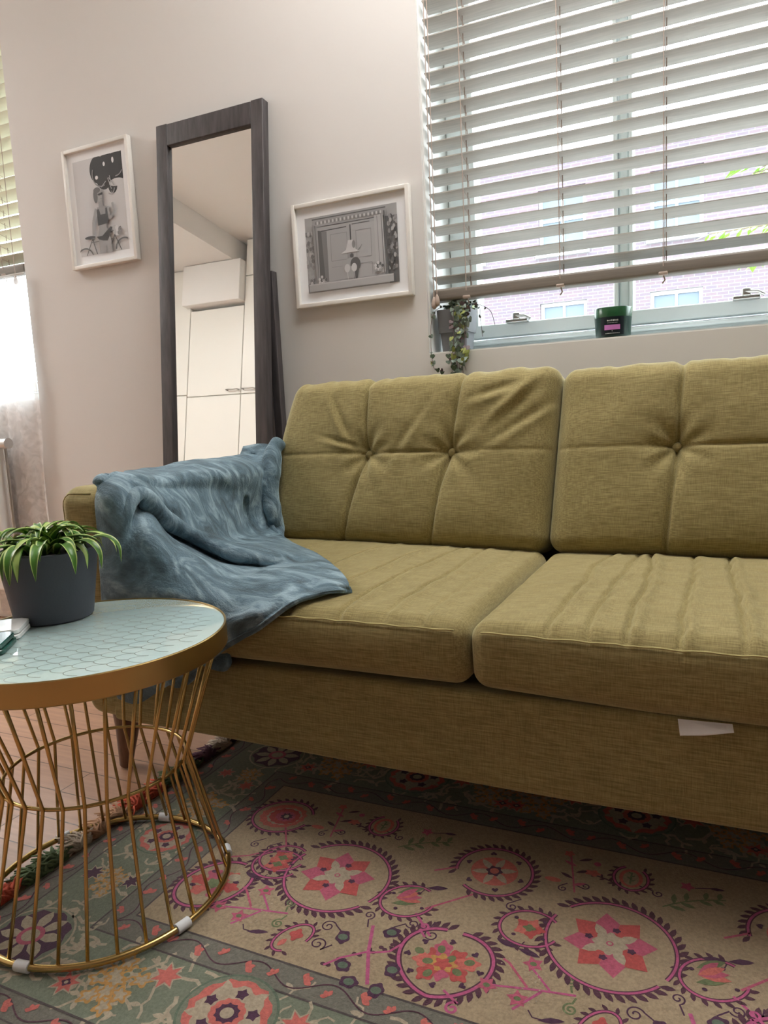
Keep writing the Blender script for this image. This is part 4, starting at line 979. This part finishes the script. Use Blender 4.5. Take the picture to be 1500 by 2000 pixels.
# ================================================================ rug
RUG = (-1.11, 1.50, .575, 1.505)   # x0 x1 y0 y1
PAL = {'field': (.33, .255, .165), 'green': (.16, .185, .135), 'red': (.42, .075, .07), 'coral': (.50, .13, .11), 'pink': (.42, .09, .15), 'mag': (.42, .085, .20), 'plum': (.065, .022, .055),
       'maroon': (.075, .026, .045), 'olive': (.13, .16, .075), 'amber': (.46, .25, .075), 'beige': (.38, .32, .235), 'line': (.075, .06, .06), 'guard': (.15, .145, .12), 'dgreen': (.10, .14, .10)}
PN = list(PAL)
class Rug:
    def __init__(s): s.mb = MB(); s.k = {}
    def poly(s, pts, c, lay=1):
        x0, x1, y0, y1 = RUG
        P = [(min(x1, max(x0, x)), min(y1, max(y0, y))) for x, y in pts]
        P = [p for i, p in enumerate(P) if math.hypot(p[0]-P[i-1][0], p[1]-P[i-1][1]) > 1e-6]
        if len(P) < 3: return
        ar = sum(P[i][0]*P[(i+1) % len(P)][1]-P[(i+1) % len(P)][0]*P[i][1] for i in range(len(P)))
        if ar < 0: P = P[::-1]
        s.cnt = getattr(s, 'cnt', 0)+1
        z = .0061+lay*.00012+(s.cnt % 23)*.000004
        s.mb.add([(x, y, z) for x, y in P], [tuple(range(len(P)))], PN.index(c))
    def ell(s, cx, cy, rx, ry, c, lay=1, rot=0, n=30, wob=0, k=8):
        s.poly([(cx+rr*(rx*math.cos(t)*math.cos(rot)-ry*math.sin(t)*math.sin(rot)), cy+rr*(rx*math.cos(t)*math.sin(rot)+ry*math.sin(t)*math.cos(rot))) for t, rr in [(2*PI*i/n, 1+wob*math.cos(k*2*PI*i/n)) for i in range(n)]], c, lay)
    def star(s, cx, cy, R_, r_, n, c, lay=1, rot=0):
        s.poly([(cx+(R_ if i % 2 == 0 else r_)*math.cos(rot+PI*i/n), cy+(R_ if i % 2 == 0 else r_)*math.sin(rot+PI*i/n)) for i in range(2*n)], c, lay)
    def stroke(s, pts, w_, c, lay=1, taper=False):
        n = len(pts); L_ = []; R_ = []
        for i, (x, y) in enumerate(pts):
            a, b = pts[max(i-1, 0)], pts[min(i+1, n-1)]; dx, dy = b[0]-a[0], b[1]-a[1]; l = math.hypot(dx, dy) or 1
            ww = w_/2*((1-.75*i/(n-1)) if taper else 1); L_.append((x-dy/l*ww, y+dx/l*ww)); R_.append((x+dy/l*ww, y-dx/l*ww))
        x0, x1, y0, y1 = RUG; cl = lambda p: (min(x1, max(x0, p[0])), min(y1, max(y0, p[1])))
        s.cnt = getattr(s, 'cnt', 0)+1
        z = .0061+lay*.00012+(s.cnt % 23)*.000004; vs = []
        for a, b in zip(L_, R_): a, b = cl(a), cl(b); vs += [(*a, z), (*b, z)]
        s.mb.add(vs, [(2*i, 2*i+1, 2*i+3, 2*i+2) for i in range(n-1)], PN.index(c))
    def leaf(s, x, y, a, L_, w_, c, lay=1):
        ca, sa = math.cos(a), math.sin(a)
        s.poly([(x+u*L_*ca-v_*w_*sa, y+u*L_*sa+v_*w_*ca) for u, v_ in [(0, 0), (.25, .32), (.5, .5), (.78, .36), (1, 0), (.78, -.30), (.5, -.45), (.25, -.3)]], c, lay)
    def arc(s, cx, cy, rx, ry, a0, a1, n=40, rot=0):
        return [(cx+rx*math.cos(a)*math.cos(rot)-ry*math.sin(a)*math.sin(rot), cy+rx*math.cos(a)*math.sin(rot)+ry*math.sin(a)*math.cos(rot)) for a in [a0+(a1-a0)*i/n for i in range(n+1)]]
    def wreath(s, pts, w_=.0050, L_=.0165, step=.0100, c1='mag', c2='maroon', lay=2, side=1):
        s.stroke(pts, w_*1.5, c2, lay); s.stroke(pts, w_*.75, c1, lay+1)
        acc = 0
        for i in range(1, len(pts)):
            dx, dy = pts[i][0]-pts[i-1][0], pts[i][1]-pts[i-1][1]; l = math.hypot(dx, dy); acc += l
            if acc > step:
                acc = 0; a = math.atan2(dy, dx); s.leaf(pts[i][0], pts[i][1], a-side*.78, L_*1.4, L_*.62, c2, lay)
    def spiral(s, cx, cy, r_, c, a0=0, turns=1.6, lay=2, tail=.02, ta=None, w_=.0024):
        n = 34; pts = [(cx+r_*(1-.85*i/n)*math.cos(a0+turns*2*PI*i/n), cy+r_*(1-.85*i/n)*math.sin(a0+turns*2*PI*i/n)) for i in range(n+1)]
        if tail: pts = [(pts[0][0]+tail*math.cos(ta if ta is not None else a0-1.2), pts[0][1]+tail*math.sin(ta if ta is not None else a0-1.2))]+pts
        s.stroke(pts, w_, c, lay)
    def heart(s, cx, cy, R_, c, rot=0, lay=1):
        s.poly([(cx+R_*(X*math.cos(rot)-Y*math.sin(rot)), cy+R_*(X*math.sin(rot)+Y*math.cos(rot))) for X, Y in [(.95*math.sin(t)**3, .81*math.cos(t)-.31*math.cos(2*t)-.12*math.cos(3*t)-.05*math.cos(4*t)) for t in [2*PI*i/30 for i in range(30)]]], c, lay)
    def trefoil(s, x, y, R_, c, rot=0, lay=3):
        for k in range(3): s.leaf(x, y, rot+(k-1)*.95, R_, R_*.7, c, lay)
    def branch(s, x, y, a, L_, n, c, ll=.02, lc=None, lay=2, bend=.3):
        pts = [(x+L_*t*math.cos(a+bend*t), y+L_*t*math.sin(a+bend*t)) for t in [i/10 for i in range(11)]]
        s.stroke(pts, .003, c, lay)
        for i in range(n):
            t = (i+1)/(n+.3); q = pts[min(10, int(t*10))]; s.leaf(q[0], q[1], a+bend*t+(.9 if i % 2 else -.9), ll*(1.1-.4*t), ll*.36, lc or c, lay)
def build_rug():
    x0, x1, y0, y1 = RUG; R = Rug(); P = R.poly
    rect = lambda a, b, c, d, col, lay: P([(a, c), (b, c), (b, d), (a, d)], col, lay)
    # slab
    R.mb.box((x0, y0, .0005), (x1, y1, .006), PN.index('beige'))
    g1 = .048; b1 = .190; g2 = .240   # outer guard, border, inner guard (distance from the edge)
    rect(x0+.0, x1-.0, y0+.0, y1-.0, 'guard', 0)
    rect(x0+g1, x1-g1, y0+g1, y1-g1, 'green', 1)
    rect(x0+b1, x1-b1, y0+b1, y1-b1, 'guard', 2)
    rect(x0+g2, x1-g2, y0+g2, y1-g2, 'field', 3)
    for d, w_ in ((.006, .0022), (g1, .0034), (b1, .0034), (g2, .0034)):
        a, b, c, e = x0+d, x1-d, y0+d, y1-d
        R.stroke([(a, c), (b, c)], w_, 'line', 4); R.stroke([(a, e), (b, e)], w_, 'line', 4); R.stroke([(a, c), (a, e)], w_, 'line', 4); R.stroke([(b, c), (b, e)], w_, 'line', 4)
    # vine with trefoils in both guards
    for d0, d1 in ((.006, g1), (b1, g2)):
        dm = (d0+d1)/2; am = (d1-d0)*.27
        for side in range(4):
            horiz = side < 2; L_ = (x1-x0-2*dm) if horiz else (y1-y0-2*dm); n = int(L_/.007)
            def pt(t, off):
                if side == 0: return (x0+dm+t, y0+dm+off)
                if side == 1: return (x0+dm+t, y1-dm-off)
                if side == 2: return (x0+dm+off, y0+dm+t)
                return (x1-dm-off, y0+dm+t)
            R.stroke([pt(L_*i/n, am*math.sin(L_*i/n*2*PI/.125)) for i in range(n+1)], .0022, 'maroon', 5)
            k = 0; t = .03
            while t < L_-.02:
                q = pt(t, -am*.55*math.sin(t*2*PI/.125)); rot = [0, 0, PI/2, PI/2][side]+(.6 if k % 2 else 2.4)
                R.trefoil(q[0], q[1], .015 if k % 2 else .012, 'coral', rot, 6); k += 1; t += .0625*.75
    F = 5
    # ------------- field motifs, repeated along the length
    def medallion(cx, cy, r_):
        R.wreath(R.arc(cx, cy, r_, r_*.98, -.5, 2.4, 60), lay=F, L_=.016); R.wreath(R.arc(cx, cy, r_, r_, 2.75, 5.6, 60), lay=F, L_=.016, side=1)
        q = r_*.71
        for i in range(8):
            a = 2*PI*i/8+.2; R.poly([(cx, cy), (cx+q*.72*math.cos(a-.39), cy+q*.72*math.sin(a-.39)), (cx+q*1.02*math.cos(a), cy+q*1.02*math.sin(a)), (cx+q*.72*math.cos(a+.39), cy+q*.72*math.sin(a+.39))], 'red' if i % 2 else 'pink', F+2)
        for i in range(4):
            a = 2*PI*i/4+.6; R.leaf(cx+.010*math.cos(a), cy+.010*math.sin(a), a, q*.52, q*.26, 'beige', F+3); a += PI/4; R.ell(cx+q*.48*math.cos(a), cy+q*.48*math.sin(a), .0058, .0052, 'plum', F+3, wob=.15, k=5)
        R.ell(cx, cy, q*.36, q*.34, 'beige', F+4, wob=.12, k=8); R.ell(cx, cy, .0055, .005, 'pink', F+5); R.ell(cx, cy, .003, .003, 'beige', F+6)
    def rosette(cx, cy, r_):
        R.wreath(R.arc(cx, cy, r_, r_, -2.2, 3.4, 90), lay=F, L_=.014)
        R.ell(cx, cy, r_*.62, r_*.60, 'coral', F+2)
        for i in range(6):
            a = 2*PI*i/6+.3; R.leaf(cx, cy, a, r_*.60, r_*.22, 'beige', F+3); a += PI/6; R.heart(cx+r_*.77*math.cos(a), cy+r_*.77*math.sin(a), .006, 'plum', a+PI/2, F+2)
        R.ell(cx, cy, r_*.20, r_*.2, 'plum', F+4, wob=.15, k=6); R.ell(cx, cy, r_*.12, r_*.12, 'coral', F+5); R.stroke([(cx-r_*.95, cy-.01), (cx-r_*1.5, cy-.035)], .004, 'pink', F+1)
    def heartm(cx, cy, r_):
        top = [(cx+X, cy+Y) for X, Y in [(r_*1.02*math.sin(t)**3 if 0 else r_*1.0*(.98*math.sin(t)), r_*(.92*math.cos(t)+.16*abs(math.sin(t))-.0)) for t in [i*2*PI/70+.12 for i in range(67)]]]
        R.wreath(top, lay=F, w_=.0065, L_=.016, side=-1)
        for i in range(9):
            a = i*2.4; q = r_*.52*math.sqrt((i+1)/9); R.ell(cx+q*math.cos(a), cy+q*.8*math.sin(a), .017, .013, ['coral', 'red', 'pink', 'red'][i % 4], F+2, rot=a, wob=.18, k=5)
        for i in range(7):
            a = i*2.4+1; q = r_*.6*math.sqrt((i+1)/7); R.ell(cx+q*math.cos(a), cy+q*.8*math.sin(a), .008, .006, 'olive', F+3, rot=a)
        R.ell(cx, cy, .020, .016, 'amber', F+3, wob=.2, k=7); R.ell(cx, cy-.002, .012, .010, 'red', F+4, wob=.25, k=5)
        for i in range(8): a = 2*PI*i/8; R.heart(cx+r_*.78*math.cos(a), cy+r_*.62*math.sin(a), .006, 'plum', a, F+2)
        R.spiral(cx+r_*.55, cy-r_*1.02, .011, 'mag', 1.2, 1.3, F+1, .03, 2.6, .004); R.spiral(cx-r_*.75, cy+r_*.85, .009, 'mag', 4.2, 1.2, F+1, .02, 5.5, .004)
    def pod(cx, cy, rx, ry, rot, inner):
        R.wreath(R.arc(cx, cy, rx, ry, .5, 5.7, 50, rot), lay=F, L_=.012, w_=.0045)
        if inner == 'flower':
            for i in range(5): a = i*1.256; R.ell(cx+rx*.30*math.cos(a), cy+ry*.30*math.sin(a), .010, .008, 'coral' if i % 2 else 'red', F+2, rot=a, wob=.2, k=4)
            R.ell(cx, cy, .009, .007, 'olive', F+3, wob=.2, k=4)
        else:
            R.leaf(cx-rx*.5, cy+ry*.35, rot+.1, rx*1.0, ry*.45, 'olive', F+2); R.leaf(cx-rx*.5, cy-ry*.4, rot-.1, rx*1.0, ry*.4, 'olive', F+2)
            for i in range(4): R.leaf(cx-rx*.45, cy, rot+(i-1.5)*.28, rx*.95, ry*.38, 'pink' if i % 2 else 'coral', F+3)
        for i in range(4): a = rot+i*1.57+.7; R.ell(cx+rx*.68*math.cos(a), cy+ry*.68*math.sin(a), .0035, .003, 'plum', F+3)
    def tulip(cx, cy, r_):
        R.wreath(R.arc(cx, cy, r_*.9, r_*1.05, 2.0, 7.2, 44, 0), lay=F, L_=.010, w_=.0045, side=1)
        R.ell(cx, cy, r_*.62, r_*.8, 'coral', F+2); R.ell(cx, cy-.001, r_*.42, r_*.62, 'field', F+3); R.branch(cx, cy-r_*.5, PI/2, r_*1.0, 4, 'olive', .010, None, F+4, 0)
        R.branch(cx-.01, cy-r_, 2.5, .055, 6, 'maroon', .013, None, F); R.ell(cx-.058, cy+.020, .006, .006, 'pink', F)
        R.spiral(cx+.045, cy-.026, .009, 'plum', 2.6, 1.3, F, .03, 2.9); R.star(cx+.088, cy+.01, .013, .007, 5, 'pink', F); R.stroke([(cx+.10, cy+.01), (cx+.125, cy+.018)], .002, 'plum', F); R.leaf(cx+.12, cy+.017, .1, .025, .008, 'plum', F)
    def darkbranch(cx, cy):
        R.stroke([(cx-.012, cy+.062), (cx+.005, cy+.01), (cx+.032, cy-.050)], .0055, 'mag', F+1)
        R.stroke([(cx+.005, cy+.008), (cx-.028, cy-.018), (cx-.045, cy-.040)], .004, 'mag', F+1); R.stroke([(cx+.006, cy+.006), (cx+.035, cy+.020), (cx+.046, cy+.040)], .004, 'mag', F+1)
        for a, b in [(-.045, .022), (.022, .058), (.054, -.012), (.005, -.055), (.048, -.055), (-.018, -.03)]:
            R.ell(cx+a, cy+b, .014, .011, 'plum', F+1, wob=.10, k=5, rot=a*30); R.ell(cx+a, cy+b, .008, .0065, 'dgreen', F+2)
        for i in range(7): t = i/6; R.ell(cx+.005-.052*t, cy+.010-.052*t+.004*(-1)**i, .004, .0035, 'maroon', F); R.ell(cx+.006+.042*t, cy+.008+.034*t+.004*(-1)**i, .004, .0035, 'maroon', F)
        R.spiral(cx-.078, cy+.035, .013, 'plum', .5, 1.5, F, .02, -.6); R.spiral(cx-.075, cy-.005, .014, 'plum', 5.5, 1.5, F, .02, .9); R.spiral(cx+.045, cy+.088, .011, 'plum', 3.5, 1.4, F, .02, -2.4); R.spiral(cx-.028, cy+.082, .010, 'plum', 5, 1.4, F, .018, -1.2)
        R.spiral(cx+.082, cy+.075, .012, 'plum', 2.4, 1.4, F, .022, 1.4)
    def pinkbranch(cx, cy):
        R.stroke([(cx+.055, cy+.004), (cx, cy-.006), (cx-.06, cy-.02)], .0038, 'mag', F+1); R.stroke([(cx+.02, cy), (cx-.015, cy+.035)], .0035, 'mag', F+1); R.stroke([(cx+.01, cy-.006), (cx-.02, cy-.05)], .004, 'mag', F+1); R.stroke([(cx-.01, cy-.006), (cx-.045, cy+.03), (cx-.055, cy+.035)], .004, 'pink', F+1)
        for a, b in [(-.012, .040), (-.064, -.022), (-.018, -.030)]:
            R.star(cx+a, cy+b, .016, .0085, 5, 'pink', F+2, a*40); R.ell(cx+a, cy+b, .005, .004, 'olive', F+3)
        R.spiral(cx+.045, cy+.028, .0095, 'olive', -1.5, 1.6, F, .012, -1.3, .003); R.spiral(cx+.052, cy-.022, .0105, 'olive', 1.5, 1.6, F, .012, 1.3, .003)
        for i in range(14): R.ell(cx+random.uniform(-.06, .02), cy+random.uniform(-.045, .045), .0013, .0013, 'beige', F+5, n=6)
    def pinkstem(cx, cy):
        R.stroke([(cx+.012, cy-.052), (cx, cy), (cx-.012, cy+.050)], .003, 'pink', F)
        for i in range(5): y = cy-.035+i*.018; R.leaf(cx+.004, y, 2.7 if i % 2 else .5, .026, .008, 'maroon' if i % 3 else 'pink', F+1)
        R.ell(cx-.015, cy+.052, .008, .008, 'coral', F+1, wob=.2, k=5); R.ell(cx+.032, cy+.010, .012, .008, 'coral', F+1, wob=.2, k=5); R.ell(cx-.028, cy-.030, .014, .006, 'coral', F+1)
        R.spiral(cx-.008, cy-.048, .008, 'plum', 2, 1.3, F, .012); R.spiral(cx+.026, cy-.030, .008, 'plum', 4, 1.3, F, .012)
    for k in range(-1, 5):
        o = .463*k; ok = lambda x: x0+g2+.03 < x+o < x1-g2-.03
        random.seed(40+k)
        if ok(-.70) : medallion(-.606+o, 1.026, .094)
        if ok(-.352) and ok(-.42): rosette(-.352+o, 1.134, .066)
        if ok(-.362) and ok(-.45): heartm(-.362+o, .900, .072)
        if ok(-.500): pod(-.464+o, 1.008, .046, .038, .5, 'leaf')
        if ok(-.300): pod(-.262+o, 1.016, .046, .040, .2, 'flower')
        if k <= 0 and k > -1: pod(-.725+o, 1.036, .044, .038, .4, 'flower')
        if ok(-.620): tulip(-.594+o, 1.196, .031)
        if ok(-.700): pinkstem(-.688+o, 1.178)
        if ok(-.500): R.branch(-.540+o, 1.140, .75, .105, 8, 'olive', .026, None, F, -.25)
        if ok(-.480): darkbranch(-.480+o, .872)
        if ok(-.700): pinkbranch(-.690+o, .905)
        if ok(-.620):
            R.wreath(R.arc(-.598+o, .865, .022, .036, .3, 5.4, 30, -.5), lay=F, L_=.010, w_=.004); R.ell(-.596+o, .872, .010, .012, 'red', F+2, wob=.2, k=4); R.leaf(-.612+o, .84, 1.2, .020, .012, 'coral', F+2)
            R.leaf(-.675+o, .850, .3, .036, .010, 'plum', F); R.stroke([(-.69+o, .862), (-.682+o, .852), (-.665+o, .853)], .002, 'plum', F)
        if ok(-.255):
            R.stroke([(-.262+o, .985), (-.268+o, .968)], .002, 'plum', F); R.leaf(-.268+o, .968, 2.9, .036, .012, 'plum', F+1); R.leaf(-.268+o, .968, -.2, .036, .012, 'plum', F+1)
        if ok(-.51): R.stroke([(-.452+o, 1.03), (-.446+o, 1.05)], .002, 'plum', F); R.leaf(-.446+o, 1.05, 3.3, .036, .012, 'plum', F+1); R.leaf(-.446+o, 1.05, .3, .036, .012, 'plum', F+1); R.stroke([(-.43+o, 1.0), (-.36+o, 1.07)], .004, 'pink', F); R.stroke([(-.44+o, .985), (-.40+o, .945)], .0045, 'mag', F)
        R.spiral(-.30+o if ok(-.3) else -.8, 1.055, .010, 'plum', 2, 1.4, F, .02)
    # end paisleys
    R.wreath(R.arc(-.803, 1.157, .062, .056, .1, 5.7, 70, .35), lay=F, L_=.013); R.ell(-.803, 1.158, .048, .042, 'coral', F+2, rot=.35, wob=.05, k=16); R.ell(-.800, 1.158, .036, .031, 'beige', F+3, rot=.35, wob=.06, k=12); R.ell(-.799, 1.158, .033, .028, 'red', F+4, wob=.06, k=12); R.ell(-.797, 1.158, .021, .018, 'pink', F+5, wob=.08, k=10)
    R.ell(-.795, 1.158, .012, .011, 'plum', F+6, wob=.2, k=8); R.ell(-.795, 1.158, .005, .006, 'beige', F+7)
    R.stroke([(-.78, 1.13), (-.74, 1.07), (-.79, 1.02), (-.83, 1.0)], .004, 'pink', F)
    R.wreath(R.arc(-.800, .930, .070, .055, .3, 5.9, 70, 1.0), lay=F, L_=.014, w_=.006)
    for i in range(6): R.ell(-.800+.032*math.cos(i*1.05), .930+.026*math.sin(i*1.05), .017, .012, ['red', 'coral', 'pink'][i % 3], F+2, rot=i, wob=.2, k=5)
    for i in range(4): R.ell(-.80+.04*math.cos(i*1.6+.5), .93+.032*math.sin(i*1.6+.5), .006, .004, 'plum', F+3)
    R.ell(-.800, .930, .014, .012, 'olive', F+3, wob=.2, k=5); R.ell(-.775, .955, .012, .010, 'beige', F+3)
    # ------------- border motifs
    B = 3
    def scribble(cx, cy, s_, n, col, seed, w_=.0065):
        random.seed(seed)
        for i in range(n):
            x, y = cx+random.uniform(-1, 1)*s_, cy+random.uniform(-1, 1)*s_; a = random.uniform(0, 6.3); pts = [(x, y)]
            for j in range(5): a += random.uniform(-1.1, 1.1); x += s_*.20*math.cos(a); y += s_*.20*math.sin(a); pts.append((x, y))
            lim = lambda q: (q[0], q[1])
            R.stroke([lim(q) for q in pts], w_*random.uniform(.5, 1.1), col, B+(i % 2))
            R.leaf(pts[2][0], pts[2][1], a+1.3, s_*.32, s_*.16, col, B)
    def amber(cx, cy, s_, seed):
        random.seed(seed)
        for i in range(11):
            a = i*2.4; q = s_*math.sqrt(i/11); x, y = cx+q*math.cos(a)*.9, cy+q*math.sin(a)
            R.ell(x, y, s_*.31, s_*.25, 'amber', B+2, rot=a, wob=.28, k=5); R.ell(x, y, s_*.20, s_*.15, 'beige', B+3, rot=a, wob=.32, k=5)
        for i in range(4): R.ell(cx+random.uniform(-.6, .6)*s_, cy+random.uniform(-.6, .6)*s_, s_*.10, s_*.08, 'green', B+4)
    def ros(cx, cy, s_):
        R.ell(cx, cy, s_*1.18, s_*1.12, 'dgreen', B+1); R.ell(cx, cy, s_*1.12, s_*1.06, 'green', B+2); R.ell(cx, cy, s_, s_*.95, 'coral', B+3, wob=.05, k=18); R.ell(cx, cy, s_*.80, s_*.76, 'beige', B+4, wob=.08, k=8)
        for i in range(5): a = 2*PI*i/5+.3; R.star(cx+s_*.60*math.cos(a), cy+s_*.56*math.sin(a), s_*.17, s_*.11, 5, 'plum', B+5, a)
        for i in range(5): a = 2*PI*i/5+.93; R.leaf(cx+s_*.3*math.cos(a), cy+s_*.3*math.sin(a), a, s_*.7, s_*.30, 'beige', B+4)
        R.ell(cx, cy, s_*.42, s_*.40, 'coral', B+5, wob=.06, k=12); R.ell(cx, cy, s_*.28, s_*.26, 'plum', B+6, wob=.1, k=10); R.ell(cx, cy, s_*.16, s_*.15, 'beige', B+7)
    def lotus(cx, cy, s_):
        R.ell(cx, cy, s_*1.14, s_*1.08, 'beige', B+1); R.ell(cx, cy, s_*1.08, s_*1.02, 'green', B+2); R.ell(cx, cy, s_*.98, s_*.92, 'plum', B+3, wob=.07, k=9)
        for i in range(8): a = 2*PI*i/8+.2; R.leaf(cx+s_*.2*math.cos(a), cy+s_*.2*math.sin(a), a, s_*.72, s_*.36, 'beige', B+4)
        R.ell(cx, cy, s_*.36, s_*.34, 'pink', B+5); R.ell(cx, cy, s_*.24, s_*.22, 'beige', B+6)
    def flower(cx, cy, s_, seed, dark=False):
        random.seed(seed); R.star(cx, cy, s_*1.2, s_*.65, 7, 'beige', B+2, seed); R.star(cx, cy, s_, s_*.50, 7, 'coral' if not dark else 'plum', B+3, seed)
        if seed % 2: R.ell(cx, cy, s_*.32, s_*.28, 'plum', B+4, wob=.2, k=4); R.ell(cx, cy, s_*.14, s_*.14, 'beige', B+5)
    yn = y0+.119; yf_ = y1-.119; xl = x0+.119
    xx = x0+.12; i = 0
    while xx < x1-.12:
        for yy, sd in ((yn, 0), (yf_, 50)):
            scribble(xx+.03, yy, .060, 13, 'beige', int(1000+i*13+sd))
        xx += .105; i += 1
    for j in range(6): scribble(xl, y0+.16+j*.105, .055, 11, 'beige', 2000+j)
    lotus(-.998, .715, .062); lotus(-.965, 1.385, .060)
    for k in range(5):
        o = .463*k
        for yy in (yn, yf_):
            amber(-.795+o, yy, .050, 5+k); flower(-.730+o, yy+.035, .024, 2); flower(-.862+o, yy-.030, .022, 3)
            ros(-.605+o, yy+.012, .062); flower(-.505+o, yy+.03, .024, 4); amber(-.43+o, yy, .042, 9+k); flower(-.37+o, yy-.03, .022, 5)
    flower(-1.03, .875, .020, 4, True); amber(-.985, .870, .035, 3); flower(-.945, .88, .018, 6, True); ros(-.982, 1.015, .052); amber(-.99, 1.135, .050, 8); flower(-.95, 1.235, .020, 4); flower(-1.03, 1.27, .020, 6); amber(-.97, 1.28, .028, 2)
    mats_ = []
    for n_ in PN:
        mats_.append(mat('rug_'+n_, PAL[n_], .9, bump=(420, .35), var=(220, .16), sheen=(.12, .5, (1, .95, .9))))
    rug = R.mb.build('rug', mats_, None)
    tag(rug, 'patterned runner rug with beige field, pink medallions and green border', 'rug')
    # fringe tassels along the left edge
    cols_ = [mat('tassel_coral', (.60, .11, .06), .9), mat('tassel_green', (.13, .19, .09), .9), mat('tassel_tan', (.46, .27, .16), .9), mat('tassel_cream', (.55, .47, .38), .9), mat('tassel_plum', (.12, .05, .08), .9)]
    seq = [(.605, 2), (.655, 3), (.71, 2), (.765, 0), (.825, 1), (.875, 1), (.93, 3), (.98, 2), (1.03, 2), (1.08, 0), (1.14, 0), (1.20, 1), (1.26, 1), (1.32, 4), (1.38, 3), (1.44, 4), (1.485, 3)]
    for n_, (ty, ci) in enumerate(seq):
        random.seed(300+n_); mb = MB(); bx_ = RUG[0]-.002
        for s_ in range(80):
            L_ = random.uniform(.030, .062); a = PI+random.uniform(-.95, .95); p = Vector((bx_, ty+random.uniform(-.017, .017), random.uniform(.004, .014))); pts = [p]
            for j in range(4): a += random.uniform(-.5, .5); p = p+Vector((math.cos(a)*L_/4, math.sin(a)*L_/4, random.uniform(-.0015, .008) if j < 2 else -.003)); p.z = max(.003, p.z); pts.append(p)
            mb.tube(pts, [.0024, .0026, .0024, .002, .0012], 5)
        mb.build('tassel', cols_[ci], rug, True)
build_rug()
